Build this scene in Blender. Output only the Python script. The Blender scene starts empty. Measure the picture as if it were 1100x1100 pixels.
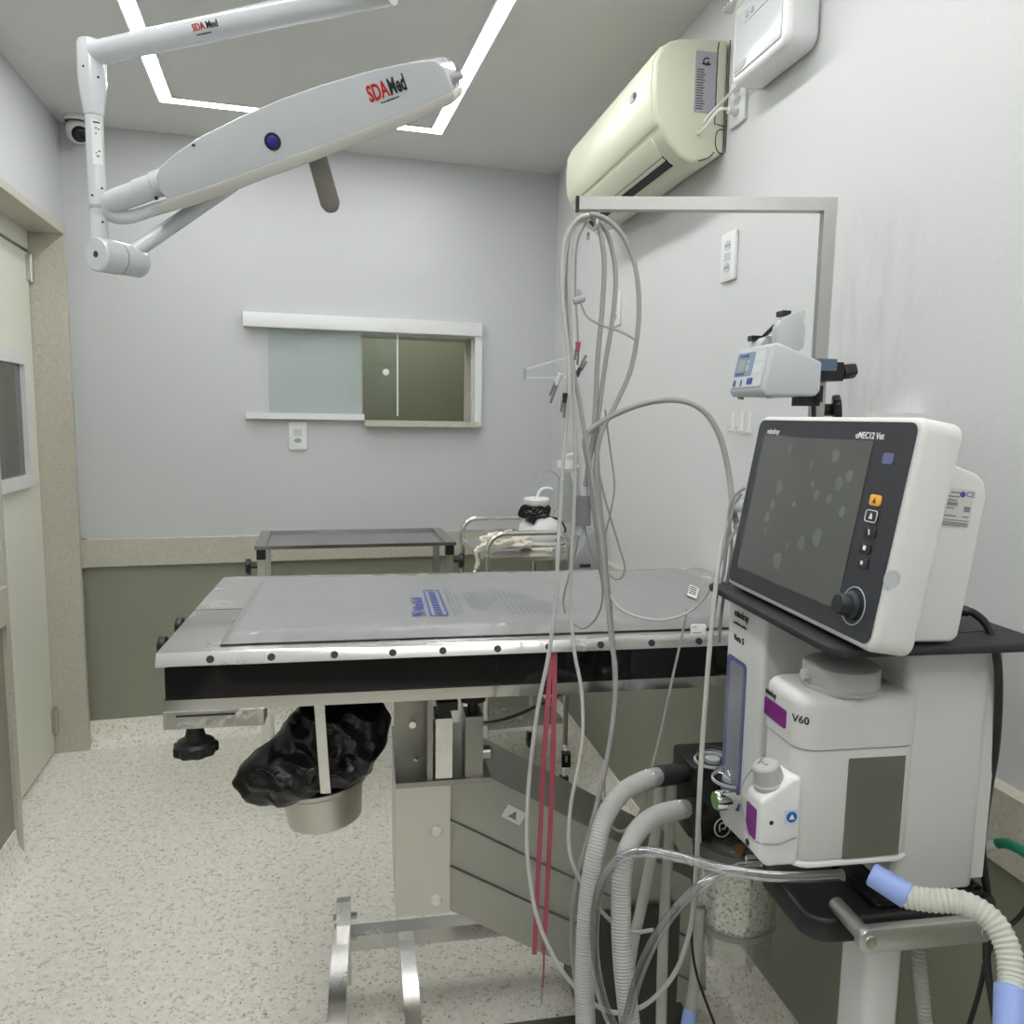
import bpy, bmesh, math, random
from mathutils import Vector, Matrix, noise
random.seed(7)
V = Vector
sc = bpy.context.scene
C = sc.collection
PI = math.pi

# ------------------------------------------------------------------ camera
FPX, PITCH, YAW, ROLL, CH = 842.9, .1209, .2785, .0166, 1.35
F_ = V((math.sin(YAW)*math.cos(PITCH), math.cos(YAW)*math.cos(PITCH), -math.sin(PITCH)))
R0 = V((math.cos(YAW), -math.sin(YAW), 0)); U0 = R0.cross(F_)
R_ = R0*math.cos(ROLL)+U0*math.sin(ROLL); U_ = -R0*math.sin(ROLL)+U0*math.cos(ROLL)
O_ = V((0, 0, CH))
cd = bpy.data.cameras.new('camera'); cam = bpy.data.objects.new('camera', cd); C.objects.link(cam)
cd.sensor_fit = 'HORIZONTAL'; cd.sensor_width = 36; cd.lens = 36*FPX/1100; cd.clip_start = .01
m3 = Matrix((R_, U_, -F_)).transposed()
cam.matrix_world = Matrix.Translation(O_) @ m3.to_4x4()
sc.camera = cam

# measuring helpers: where a sight line meets a real plane of the room
def ray(x, y): return F_ + R_*((x-550)/FPX) - U_*((y-550)/FPX)
def P(x, y, D): return O_ + ray(x, y)*D
def PY(x, y, Y): d = ray(x, y); return O_ + d*(Y/d.y)
def PX(x, y, X): d = ray(x, y); return O_ + d*(X/d.x)
def PZ(x, y, z): d = ray(x, y); return O_ + d*((z-CH)/d.z)
def PL(x, y, p, n): d = ray(x, y); return O_ + d*((p-O_).dot(n)/d.dot(n))
YB, ZC, ZR, ZRB, ZCV, YF = 3.396, 2.403, .844, .733, .10, -1.3
def xr(y): return 1.157-.0709*(YB-y)
def xl(y): return -.7935-.016*(YB-y)
NR = V((1, -.0709, 0)).normalized()           # out of the room
TR = V((.0709, 1, 0)).normalized()            # along the right wall, to the back
def PW(x, y, off=0): return PL(x, y, V((1.157, YB, 0))-NR*off, NR)

# ------------------------------------------------------------------ materials
MATS = {}
def mat(name, col, rough=.5, metal=0, spec=.5, bump=0, bscale=60, trans=0, ior=1.45, emit=None, alpha=1, coat=0, var=0, vscale=8, aniso=0):
    if name in MATS: return MATS[name]
    m = bpy.data.materials.new(name); m.use_nodes = True
    nt = m.node_tree; b = nt.nodes['Principled BSDF']
    c = (*col, 1)
    b.inputs['Base Color'].default_value = c
    b.inputs['Roughness'].default_value = rough; b.inputs['Metallic'].default_value = metal
    b.inputs['Specular IOR Level'].default_value = spec
    b.inputs['Transmission Weight'].default_value = trans; b.inputs['IOR'].default_value = ior
    b.inputs['Alpha'].default_value = alpha
    b.inputs['Coat Weight'].default_value = coat
    if emit: b.inputs['Emission Color'].default_value = (*emit[0], 1); b.inputs['Emission Strength'].default_value = emit[1]
    tc = nt.nodes.new('ShaderNodeTexCoord')
    if var:
        n = nt.nodes.new('ShaderNodeTexNoise'); n.inputs['Scale'].default_value = vscale; n.inputs['Detail'].default_value = 6
        nt.links.new(tc.outputs['Object'], n.inputs['Vector'])
        mx = nt.nodes.new('ShaderNodeMix'); mx.data_type = 'RGBA'
        mx.inputs[6].default_value = tuple(max(0, v*(1-var)) for v in col)+(1,)
        mx.inputs[7].default_value = tuple(min(1, v*(1+var)) for v in col)+(1,)
        nt.links.new(n.outputs['Fac'], mx.inputs[0]); nt.links.new(mx.outputs[2], b.inputs['Base Color'])
        mr = nt.nodes.new('ShaderNodeMapRange'); mr.inputs[3].default_value = max(0, rough-.06); mr.inputs[4].default_value = min(1, rough+.06)
        nt.links.new(n.outputs['Fac'], mr.inputs[0]); nt.links.new(mr.outputs[0], b.inputs['Roughness'])
    if bump:
        n2 = nt.nodes.new('ShaderNodeTexNoise'); n2.inputs['Scale'].default_value = bscale; n2.inputs['Detail'].default_value = 4
        nt.links.new(tc.outputs['Object'], n2.inputs['Vector'])
        bp = nt.nodes.new('ShaderNodeBump'); bp.inputs['Strength'].default_value = bump; bp.inputs['Distance'].default_value = .01
        nt.links.new(n2.outputs['Fac'], bp.inputs['Height']); nt.links.new(bp.outputs['Normal'], b.inputs['Normal'])
    MATS[name] = m; return m

def speckle(name, base, chips, rough, scale):
    """terrazzo: base colour with chips [(colour, scale, threshold)]"""
    m = bpy.data.materials.new(name); m.use_nodes = True; nt = m.node_tree; b = nt.nodes['Principled BSDF']
    b.inputs['Roughness'].default_value = rough
    tc = nt.nodes.new('ShaderNodeTexCoord')
    bn = nt.nodes.new('ShaderNodeTexNoise'); bn.inputs['Scale'].default_value = scale*.6; bn.inputs['Detail'].default_value = 5
    nt.links.new(tc.outputs['Object'], bn.inputs['Vector'])
    mx = nt.nodes.new('ShaderNodeMix'); mx.data_type = 'RGBA'
    mx.inputs[6].default_value = tuple(v*.9 for v in base)+(1,); mx.inputs[7].default_value = tuple(min(1, v*1.08) for v in base)+(1,)
    nt.links.new(bn.outputs['Fac'], mx.inputs[0]); last = mx.outputs[2]
    for i, (col, s, th, amt) in enumerate(chips):
        mp = nt.nodes.new('ShaderNodeMapping'); mp.inputs['Location'].default_value = (i*3.1, i*1.7, i*.9)
        nt.links.new(tc.outputs['Object'], mp.inputs['Vector'])
        n = nt.nodes.new('ShaderNodeTexNoise'); n.inputs['Scale'].default_value = s; n.inputs['Detail'].default_value = 3; n.inputs['Roughness'].default_value = .55
        nt.links.new(mp.outputs[0], n.inputs['Vector'])
        r = nt.nodes.new('ShaderNodeMapRange'); r.inputs[1].default_value = th; r.inputs[2].default_value = th+.05; r.inputs[4].default_value = amt
        nt.links.new(n.outputs['Fac'], r.inputs[0])
        x = nt.nodes.new('ShaderNodeMix'); x.data_type = 'RGBA'; x.inputs[7].default_value = (*col, 1)
        nt.links.new(r.outputs[0], x.inputs[0]); nt.links.new(last, x.inputs[6]); last = x.outputs[2]
    nt.links.new(last, b.inputs['Base Color']); MATS[name] = m; return m

def thin(name, col, refl, rough):
    """thin clear material: tinted see-through with a glossy surface"""
    m = bpy.data.materials.new(name); m.use_nodes = True; nt = m.node_tree; nt.nodes.remove(nt.nodes['Principled BSDF'])
    out = nt.nodes['Material Output']; t = nt.nodes.new('ShaderNodeBsdfTransparent'); t.inputs[0].default_value = (*col, 1)
    g = nt.nodes.new('ShaderNodeBsdfGlossy'); g.inputs['Roughness'].default_value = rough; g.inputs[0].default_value = (.9, .9, .9, 1)
    lw = nt.nodes.new('ShaderNodeLayerWeight'); lw.inputs[0].default_value = .35
    mr = nt.nodes.new('ShaderNodeMapRange'); mr.inputs[3].default_value = refl*.6; mr.inputs[4].default_value = min(1, refl+.35)
    nt.links.new(lw.outputs['Facing'], mr.inputs[0]); mx = nt.nodes.new('ShaderNodeMixShader')
    nt.links.new(mr.outputs[0], mx.inputs[0]); nt.links.new(t.outputs[0], mx.inputs[1]); nt.links.new(g.outputs[0], mx.inputs[2]); nt.links.new(mx.outputs[0], out.inputs[0])
    MATS[name] = m; return m
wall_grey = mat('grey_wall_paint', (.63, .64, .64), .55, bump=.06, bscale=90, var=.02, vscale=2)
wall_shade_m = mat('shaded_wall_paint', (.56, .575, .585), .55, bump=.06, bscale=90, var=.02, vscale=2)  # grey wall paint again, its colour darkened for the dimmer back wall
wall_green = mat('olive_green_wall_paint', (.265, .275, .215), .4, bump=.05, bscale=90, var=.05, vscale=3)
ceil_m = mat('ceiling_paint', (.68, .68, .665), .8, bump=.05, bscale=50)
terrazzo = speckle('terrazzo', (.87, .845, .765), [((.92, .90, .83), 48, .52, .85), ((.56, .51, .42), 85, .585, .8), ((.22, .20, .155), 105, .635, .95), ((.68, .56, .47), 60, .62, .6)], .38, 50)
granite = speckle('granite', (.52, .50, .42), [((.36, .345, .28), 120, .58, .6), ((.64, .62, .54), 90, .60, .5), ((.58, .48, .40), 30, .62, .3)], .45, 60)
white = mat('white_plastic', (.74, .75, .745), .35)
white_g = mat('white_gloss_enamel', (.58, .61, .63), .18, coat=.4)
pole_m = mat('pole_steel', (.44, .435, .42), .36, 1, var=.1, vscale=18)
block_shade_m = mat('shaded_block_steel', (.33, .325, .30), .32, 1, var=.08, vscale=12)  # shading of the plates under the table put into a darker steel colour
offwhite = mat('offwhite_machine_plastic', (.61, .615, .595), .45, bump=.02, bscale=400)
cream = mat('cream_plastic', (.63, .635, .50), .38)
door_m = mat('cream_door_laminate', (.76, .775, .68), .45, bump=.02)
steel = mat('brushed_steel', (.72, .715, .69), .26, 1, var=.06, vscale=14)
steel_d = mat('dull_steel', (.56, .55, .51), .36, 1, var=.08, vscale=10)
steel_m = mat('polished_steel', (.70, .69, .67), .12, 1)
alu = mat('satin_aluminium', (.62, .62, .61), .38, 1)
black = mat('black_plastic', (.012, .012, .013), .35)
black_g = mat('black_gloss', (.006, .006, .007), .06)
black_m = mat('black_matt', (.02, .02, .022), .55)
grey_p = mat('grey_plastic', (.36, .37, .37), .45)
lgrey_p = mat('light_grey_plastic', (.52, .55, .57), .42)
cable_g = mat('grey_cable', (.30, .30, .29), .45)
cable_l = mat('pale_grey_cable', (.44, .44, .42), .4)
cable_w = mat('white_cable', (.75, .75, .70), .4)
clear_p = thin('clear_plastic', (.93, .94, .93), .10, .05)
hose_m = mat('milky_hose', (.54, .55, .53), .35, trans=.25, ior=1.15)
tube_m = thin('clear_grey_tube', (.70, .71, .73), .30, .15)
glass = thin('greenish_glass', (.945, .97, .96), .05, .02)
blue_c = mat('blue_cuff', (.30, .40, .78), .4)
purple = mat('purple_label', (.19, .012, .20), .4)
orange = mat('orange_button', (.85, .42, .06), .4)
red_m = mat('red_strap_fabric', (.36, .075, .105), .6)
green_m = mat('green_rubber', (.015, .20, .11), .4)
ink = mat('dark_ink', (.02, .02, .022), .5)
ink_w = mat('pale_ink', (.85, .85, .83), .5)
ink_r = mat('red_ink', (.55, .02, .015), .45)
ink_b = mat('blue_ink', (.06, .08, .33), .5)
ink_g = mat('grey_ink', (.22, .23, .27), .5)
sticker = mat('pale_sticker', (.74, .74, .72), .45)
sticker_g = mat('grey_sticker', (.36, .37, .40), .4)

# ------------------------------------------------------------------ mesh builder
def crom(pts, k=6):
    if len(pts) < 3: return [V(p) for p in pts]
    pts = [V(p) for p in pts]; q = [pts[0]*2-pts[1]] + pts + [pts[-1]*2-pts[-2]]; out = []
    for i in range(1, len(q)-2):
        a, b, c, d = q[i-1:i+3]
        for j in range(k):
            t = j/k
            out.append(.5*((2*b)+(c-a)*t+(2*a-5*b+4*c-d)*t*t+(3*b-a-3*c+d)*t**3))
    out.append(pts[-1]); return out

class MB:
    def __init__(s, M=None):
        s.bm = bmesh.new(); s.M = M or Matrix.Identity(4); s.mi = 0
    def add(s, verts, faces, M=None):
        T = s.M @ M if M else s.M
        vs = [s.bm.verts.new(T @ V(v)) for v in verts]; fs = []
        for f in faces:
            try:
                fc = s.bm.faces.new([vs[i] for i in f]); fc.material_index = s.mi; fs.append(fc)
            except ValueError: pass
        return vs, fs
    def _bev(s, fs, w, seg, ang=.5, only=None):
        es = {e for f in fs for e in f.edges if len(e.link_faces) == 2 and e.calc_face_angle(0) > ang}
        if only: es = {e for e in es if all(only(v.co) for v in e.verts)}
        if w > 0 and es: bmesh.ops.bevel(s.bm, geom=list(es), offset=w, segments=seg, profile=.5, affect='EDGES', clamp_overlap=True)
    def box(s, x0, x1, y0, y1, z0, z1, bev=0, seg=2, M=None):
        v = [(x, y, z) for z in (z0, z1) for y in (y0, y1) for x in (x0, x1)]
        f = [(0, 2, 3, 1), (4, 5, 7, 6), (0, 1, 5, 4), (2, 6, 7, 3), (0, 4, 6, 2), (1, 3, 7, 5)]
        _, fs = s.add(v, f, M); s._bev(fs, bev, seg); return s
    def bar(s, p0, p1, w, h, up=(0, 0, 1), bev=0):
        p0, p1 = V(p0), V(p1); d = (p1-p0); L = d.length; d.normalize(); up = V(up)
        sd = up.cross(d).normalized(); u2 = d.cross(sd)
        M = Matrix.Translation(p0) @ Matrix((d, sd, u2)).transposed().to_4x4()
        return s.box(0, L, -w/2, w/2, -h/2, h/2, bev, 2, M)
    def prism(s, poly, o, ux, uy, dv, bev=0, seg=2, ang=.5, only=None):
        o, ux, uy, dv = V(o), V(ux), V(uy), V(dv); n = len(poly)
        a = [o+ux*p[0]+uy*p[1] for p in poly]; v = a + [p+dv for p in a]
        f = [tuple(range(n))[::-1], tuple(range(n, 2*n))] + [(i, (i+1) % n, n+(i+1) % n, n+i) for i in range(n)]
        _, fs = s.add(v, f); bmesh.ops.recalc_face_normals(s.bm, faces=fs); s._bev(fs, bev, seg, ang, only); return s
    def lathe(s, prof, c=(0, 0, 0), ax=(0, 0, 1), n=28):
        c, ax = V(c), V(ax).normalized(); t = V((1, 0, 0)) if abs(ax.x) < .9 else V((0, 1, 0))
        e1 = ax.cross(t).normalized(); e2 = ax.cross(e1); v = []; f = []; idx = []
        for r, z in prof:
            if r < 1e-6: idx.append([len(v)]); v.append(c+ax*z)
            else:
                idx.append(list(range(len(v), len(v)+n)))
                v += [c+ax*z+(e1*math.cos(2*PI*i/n)+e2*math.sin(2*PI*i/n))*r for i in range(n)]
        for a, b in zip(idx[:-1], idx[1:]):
            for i in range(n):
                j = (i+1) % n
                if len(a) == 1 and len(b) == 1: continue
                if len(a) == 1: f.append((a[0], b[i], b[j]))
                elif len(b) == 1: f.append((a[i], a[j], b[0]))
                else: f.append((a[i], a[j], b[j], b[i]))
        _, fs = s.add(v, f); bmesh.ops.recalc_face_normals(s.bm, faces=fs); return s
    def cyl(s, p0, p1, r, r1=None, n=24, ch=0):
        p0, p1 = V(p0), V(p1); L = (p1-p0).length; r1 = r if r1 is None else r1
        if ch: pr = [(0, 0), (r-ch, 0), (r, ch), (r1, L-ch), (r1-ch, L), (0, L)]
        else: pr = [(0, 0), (r, 0), (r1, L), (0, L)]
        return s.lathe(pr, p0, p1-p0, n)
    def tube(s, pts, r, n=10, k=6, rfun=None, cap=True):
        p = crom(pts, k) if k else [V(q) for q in pts]
        q = [p[0]]
        for a in p[1:]:
            if (a-q[-1]).length > 1e-5: q.append(a)
        p = q; v = []; f = []; t0 = (p[1]-p[0]).normalized()
        nn = t0.cross(V((.31, .42, .85))).normalized(); L = 0
        for i, a in enumerate(p):
            t = ((p[min(i+1, len(p)-1)]-p[max(i-1, 0)])).normalized()
            nn = (nn-t*nn.dot(t)).normalized(); bb = t.cross(nn)
            if i: L += (a-p[i-1]).length
            rr = rfun(L, i/(len(p)-1)) if rfun else r
            v += [a+(nn*math.cos(2*PI*j/n)+bb*math.sin(2*PI*j/n))*rr for j in range(n)]
        m = len(p)
        for i in range(m-1):
            for j in range(n): f.append((i*n+j, i*n+(j+1) % n, (i+1)*n+(j+1) % n, (i+1)*n+j))
        if cap: f += [tuple(range(n))[::-1], tuple(range((m-1)*n, m*n))]
        _, fs = s.add(v, f); bmesh.ops.recalc_face_normals(s.bm, faces=fs); return s
    def corrug(s, pts, r, amp, pitch, n=14):
        p = crom(pts, 10); d = [0]
        for a, b in zip(p[:-1], p[1:]): d.append(d[-1]+(b-a).length)
        N = int(d[-1]/pitch*4); q = []; k = 0
        for i in range(N+1):
            L = d[-1]*i/N
            while k < len(d)-2 and d[k+1] < L: k += 1
            t = (L-d[k])/max(1e-9, d[k+1]-d[k]); q.append(p[k].lerp(p[k+1], t))
        return s.tube(q, r, n, 0, rfun=lambda L, t: r+amp*math.sin(2*PI*L/pitch))
    def sheet(s, fn, nu, nv):
        v = [fn(i/nu, j/nv) for j in range(nv+1) for i in range(nu+1)]
        f = [(j*(nu+1)+i, j*(nu+1)+i+1, (j+1)*(nu+1)+i+1, (j+1)*(nu+1)+i) for j in range(nv) for i in range(nu)]
        s.add(v, f); return s
    def text(s, t, size, o, rt, up, ext=.0004, sx=1.0, align='LEFT', bold=.018):
        cu = bpy.data.curves.new('lettering', 'FONT'); cu.body = t; cu.size = size; cu.extrude = ext; cu.align_x = align; cu.resolution_u = 3; cu.offset = bold*size
        ob = bpy.data.objects.new('lettering', cu); C.objects.link(ob)
        me = ob.to_mesh(); rt, up, o = V(rt).normalized(), V(up).normalized(), V(o); nn = rt.cross(up)
        s.add([o+rt*(v.co.x*sx)+up*v.co.y+nn*v.co.z for v in me.vertices], [tuple(p.vertices) for p in me.polygons])
        ob.to_mesh_clear(); C.objects.unlink(ob); bpy.data.objects.remove(ob); bpy.data.curves.remove(cu); return s
    def build(s, name, m, parent=None, label=None, smooth=35, base=True):
        me = bpy.data.meshes.new(name)
        bmesh.ops.remove_doubles(s.bm, verts=s.bm.verts, dist=1e-6)
        o = bpy.data.objects.new(name, me)
        if parent is None and base and len(s.bm.verts):
            xs = [v.co for v in s.bm.verts]
            lo = V([min(c[i] for c in xs) for i in range(3)]); hi = V([max(c[i] for c in xs) for i in range(3)])
            b = V(((lo.x+hi.x)/2, (lo.y+hi.y)/2, lo.z))
            bmesh.ops.translate(s.bm, verts=s.bm.verts, vec=-b); o.location = b
        s.bm.to_mesh(me); s.bm.free()
        for mm in (m if isinstance(m, (list, tuple)) else [m]): me.materials.append(mm)
        if smooth:
            for p in me.polygons: p.use_smooth = True
            me.set_sharp_from_angle(angle=math.radians(smooth))
        C.objects.link(o)
        if parent is not None:
            o.parent = parent; o.matrix_parent_inverse = wm(parent).inverted()
        if label: o['label'] = label
        return o
def wm(o):
    b = Matrix.LocRotScale(o.location, o.rotation_euler, o.scale)
    return wm(o.parent) @ o.matrix_parent_inverse @ b if o.parent else b
def tag(o, label, cat, group=None):
    o['label'] = label; o['category'] = cat
    if group: o['group'] = group
    return o
def thing(name, label, cat, loc, rotz=0, group=None):
    o = bpy.data.objects.new(name, None); C.objects.link(o); o.location = V(loc); o.rotation_euler = (0, 0, rotz); o.empty_display_size = .05
    return tag(o, label, cat, group)
def struct(o): o['kind'] = 'structure'; return o
def copy_tree(o, parent=None):
    c = o.copy(); C.objects.link(c)
    if parent is not None: c.parent = parent; c.matrix_parent_inverse = o.matrix_parent_inverse.copy()
    for ch in [q for q in bpy.data.objects if q.parent == o]: copy_tree(ch, c)
    return c
def frame(o, x, y, z=None):
    x = V(x).normalized(); y = V(y); y = (y-x*y.dot(x)).normalized(); z = x.cross(y)
    return Matrix.Translation(V(o)) @ Matrix((x, y, z)).transposed().to_4x4()
def rrect(x0, x1, y0, y1, r, k=5):
    out = []
    for cx, cy, a in ((x1-r, y1-r, 0), (x0+r, y1-r, 90), (x0+r, y0+r, 180), (x1-r, y0+r, 270)):
        for i in range(k+1):
            t = math.radians(a+90*i/k); out.append((cx+r*math.cos(t), cy+r*math.sin(t)))
    return out
EX, EY, EZ = V((1, 0, 0)), V((0, 1, 0)), V((0, 0, 1))

LED, EXPO, NB = 27.0, 0.6, 7.0

# ------------------------------------------------------------------ room
def plan(pts, z0, z1, mb): mb.prism(pts, (0, 0, z0), EX, EY, (0, 0, z1-z0))
ZM = .79
# floor / ceiling (outlines follow the slightly splayed side walls)
mb = MB(); plan([(-1.4, YF-.1), (1.5, YF-.1), (1.5, YB+.1), (-1.4, YB+.1)], -.08, 0, mb); struct(mb.build('floor', terrazzo, smooth=0, base=False))
mb = MB(); plan([(-1.4, YF-.1), (1.5, YF-.1), (1.5, YB+.1), (-1.4, YB+.1)], ZC, ZC+.08, mb); struct(mb.build('ceiling', ceil_m, smooth=0, base=False))
def wall2(mb, pts):
    mb.mi = 0; plan(pts, ZM, ZC, mb); mb.mi = 1; plan(pts, 0, ZM, mb)
mb = MB(); wall2(mb, [(xr(YF), YF), (xr(YF)+.12, YF), (xr(YB)+.12, YB), (xr(YB), YB)]); struct(mb.build('wall_right', [wall_grey, wall_green], smooth=0, base=False))
mb = MB(); wall2(mb, [(-1.4, YF-.1), (1.4, YF-.1), (1.4, YF), (-1.4, YF)]); struct(mb.build('wall_front', [wall_grey, wall_green], smooth=0, base=False))
# left wall with door opening
YD0, YD1, ZD = 2.565, 3.335, 1.99
WX = .17
mb = MB()
wall2(mb, [(xl(YF)-WX, YF), (xl(YF), YF), (xl(YD0-.03), YD0-.03), (xl(YD0-.03)-WX, YD0-.03)])
wall2(mb, [(xl(YD1)-WX, YD1+.025), (xl(YD1), YD1+.025), (xl(YB), YB), (xl(YB)-WX, YB)])
mb.mi = 0; plan([(xl(YD0)-WX, YD0-.03), (xl(YD0-.03), YD0-.03), (xl(YD1), YD1+.025), (xl(YD1)-WX, YD1+.025)], ZD+.03, ZC, mb)
struct(mb.build('wall_left', [wall_shade_m, wall_green], smooth=0, base=False))
# back wall with the pass-through opening
WX0, WX1, WZ0, WZ1 = .300, .780, 1.325, 1.685
mb = MB(); BT = .14
mb.mi = 1; mb.box(xl(YB)-.1, xr(YB)+.1, YB, YB+BT, 0, ZM)
mb.mi = 0
mb.box(xl(YB)-.1, WX0, YB, YB+BT, ZM, ZC); mb.box(WX1, xr(YB)+.1, YB, YB+BT, ZM, ZC)
mb.box(WX0, WX1, YB, YB+BT, ZM, WZ0); mb.box(WX0, WX1, YB, YB+BT, WZ1, ZC)
struct(mb.build('wall_back', [wall_shade_m, wall_green], smooth=0, base=False))
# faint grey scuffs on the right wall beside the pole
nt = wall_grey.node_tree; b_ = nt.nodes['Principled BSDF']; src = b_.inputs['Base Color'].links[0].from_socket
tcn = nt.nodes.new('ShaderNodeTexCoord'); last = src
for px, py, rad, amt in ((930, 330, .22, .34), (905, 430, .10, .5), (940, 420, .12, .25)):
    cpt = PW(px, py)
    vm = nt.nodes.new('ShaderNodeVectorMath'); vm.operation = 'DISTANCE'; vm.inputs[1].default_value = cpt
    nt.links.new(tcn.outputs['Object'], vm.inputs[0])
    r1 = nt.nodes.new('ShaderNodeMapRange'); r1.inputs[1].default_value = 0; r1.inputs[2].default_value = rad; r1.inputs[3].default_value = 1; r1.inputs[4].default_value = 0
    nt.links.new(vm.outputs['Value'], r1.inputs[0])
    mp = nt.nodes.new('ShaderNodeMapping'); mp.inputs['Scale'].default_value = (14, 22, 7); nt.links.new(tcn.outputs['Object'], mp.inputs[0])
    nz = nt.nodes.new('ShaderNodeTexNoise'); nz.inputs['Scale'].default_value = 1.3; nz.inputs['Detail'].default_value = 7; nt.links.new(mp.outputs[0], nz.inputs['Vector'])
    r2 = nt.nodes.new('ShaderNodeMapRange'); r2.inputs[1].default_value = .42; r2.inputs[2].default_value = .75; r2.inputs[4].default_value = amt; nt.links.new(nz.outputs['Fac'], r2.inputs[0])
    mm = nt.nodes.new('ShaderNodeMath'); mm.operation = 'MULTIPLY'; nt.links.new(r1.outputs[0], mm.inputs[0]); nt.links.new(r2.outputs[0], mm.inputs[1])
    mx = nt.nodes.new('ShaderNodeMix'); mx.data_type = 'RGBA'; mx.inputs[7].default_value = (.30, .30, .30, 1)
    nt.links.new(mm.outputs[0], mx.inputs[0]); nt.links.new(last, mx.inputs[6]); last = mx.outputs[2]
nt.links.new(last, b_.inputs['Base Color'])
# the green room seen through the pass-through
room2 = mat('green_room_paint', (.16, .175, .115), .6)
mb = MB(); mb.box(-.4, 1.5, YB+1.0, YB+1.08, .8, 2.3); mb.box(-.48, -.4, YB+BT, YB+1.08, .8, 2.3); mb.box(1.5, 1.58, YB+BT, YB+1.08, .8, 2.3)
mb.box(-.48, 1.58, YB+BT, YB+1.08, .72, .8); mb.box(-.48, 1.58, YB+BT, YB+1.08, 2.3, 2.38)
struct(mb.build('wall_beyond', room2, smooth=0, base=False))

# granite dado rail and terrazzo cove
def run(mb, prof, p0, p1, inward):
    """profile [(out from wall, z)] swept from p0 to p1"""
    p0, p1 = V((*p0, 0)), V((*p1, 0)); inward = V((*inward, 0)).normalized()
    mb.prism(prof, p0, inward, EZ, p1-p0)
RP = [(0, ZRB), (.020, ZRB), (.022, ZRB+.003), (.022, ZR-.003), (.019, ZR), (0, ZR)]
CP = [(0, ZCV), (.006, ZCV), (.007, .07), (.012, .045), (.024, .022), (.042, .007), (.065, .0005), (0, .0005)]
nr2, nl2 = (-NR.x, -NR.y), (1, .016)
for nm, prof, m in (('trim', RP, granite), ('baseboard', CP, terrazzo)):
    mb = MB(); run(mb, prof, (xl(YB), YB), (xr(YB), YB), (0, -1)); struct(mb.build('baseboard_back' if nm == 'baseboard' else 'trim_1', m, smooth=50 if nm == 'baseboard' else 0, base=False))
    mb = MB(); run(mb, prof, (xr(YF), YF), (xr(YB), YB), nr2); struct(mb.build('baseboard_right' if nm == 'baseboard' else 'trim_2', m, smooth=50 if nm == 'baseboard' else 0, base=False))
    mb = MB(); run(mb, prof, (xl(YF), YF), (xl(YD0-.035), YD0-.035), nl2); run(mb, prof, (xl(YD1+.03), YD1+.03), (xl(YB), YB), nl2)
    struct(mb.build('baseboard_left' if nm == 'baseboard' else 'trim_3', m, smooth=50 if nm == 'baseboard' else 0, base=False))
# granite door lining
JD = .115
mb = MB()
mb.box(xl(YD1)-JD, xl(YD1)+.012, YD1, YD1+.028, 0, ZD+.028, .002)
mb.box(xl(YD0)-JD, xl(YD0)+.012, YD0-.033, YD0, 0, ZD+.028, .002)
mb.prism([(xl(YD0)-JD, YD0), (xl(YD0)+.012, YD0), (xl(YD1)+.012, YD1), (xl(YD1)-JD, YD1)], (0, 0, ZD), EX, EY, (0, 0, .028), .002)
struct(mb.build('trim_4', granite, smooth=0, base=False))
# door
DX = -.905
door = struct(MB().box(DX-.04, DX, YD0+.002, YD1-.004, .012, 1.915, .002).build('door_1', door_m, base=False))
door['label'] = 'cream laminate door with a small framed window'
MB().box(DX-.05, DX+.004, YD0+.002, YD1-.004, 1.925, ZD-.001, .003).build('door_head', door_m, door)
fy0, fy1, fz0, fz1 = 2.72, 3.19, 1.075, 1.545
mb = MB(); w = .042
for a in ((fy0, fy1, fz1-w, fz1), (fy0, fy1, fz0, fz0+w), (fy0, fy0+w, fz0+w, fz1-w), (fy1-w, fy1, fz0+w, fz1-w)):
    mb.box(DX, DX+.022, a[0], a[1], a[2], a[3], .004)
MBw = mb.build('window_frame', white, door)
pane_m = mat('dark_corridor_glass', (.05, .05, .052), .05, coat=.5)
MB().box(DX-.001, DX+.006, fy0+w, fy1-w, fz0+w, fz1-w).build('window_pane', pane_m, MBw)
for hz in (1.86, .14):
    mb = MB(); c = V((DX+.012, YD1-.012, hz)); mb.cyl(c-EZ*.05, c+EZ*.05, .008, n=12); mb.box(DX, DX+.012, YD1-.03, YD1-.008, hz-.045, hz+.045, .001)
    mb.build('hinge', steel_d, door)

# pass-through window
win = struct(MB().prism(rrect(-.165, .812, 1.690, 1.747, .004), (0, YB-.045, 0), EX, EZ, (0, .045, 0), .002).build('window_1', white, base=False))
win['label'] = 'white framed sliding pass-through window in the grey back wall'
MB().box(.783, .815, YB-.035, YB, 1.308, 1.692, .003).build('side_post', white, win)
MB().box(-.162, .310, YB-.032, YB, 1.325, 1.350, .003).build('bottom_track', white, win)
MB().box(.312, .800, YB-.05, YB+.10, 1.300, 1.325, .002).build('stone_sill', granite, win)
mb = MB()
mb.box(WX0, WX1, YB+.001, YB+BT-.001, WZ1-.006, WZ1); mb.box(WX1-.006, WX1, YB+.001, YB+BT-.001, WZ0, WZ1); mb.box(WX0, WX0+.006, YB+.001, YB+BT-.001, WZ0, WZ1)
mb.build('reveal_lining', granite, win)
gp = MB().box(-.072, .452, YB-.020, YB-.012, 1.345, 1.695, .001).build('sliding_pane', glass, win)
MB().box(.448, .454, YB-.021, YB-.011, 1.345, 1.695, .001).build('edge_strip', white, gp)
mb = MB(); mb.cyl((.402, YB-.024, 1.527), (.402, YB-.0125, 1.527), .014, ch=.002); mb.build('finger_pull', white, gp)

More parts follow.
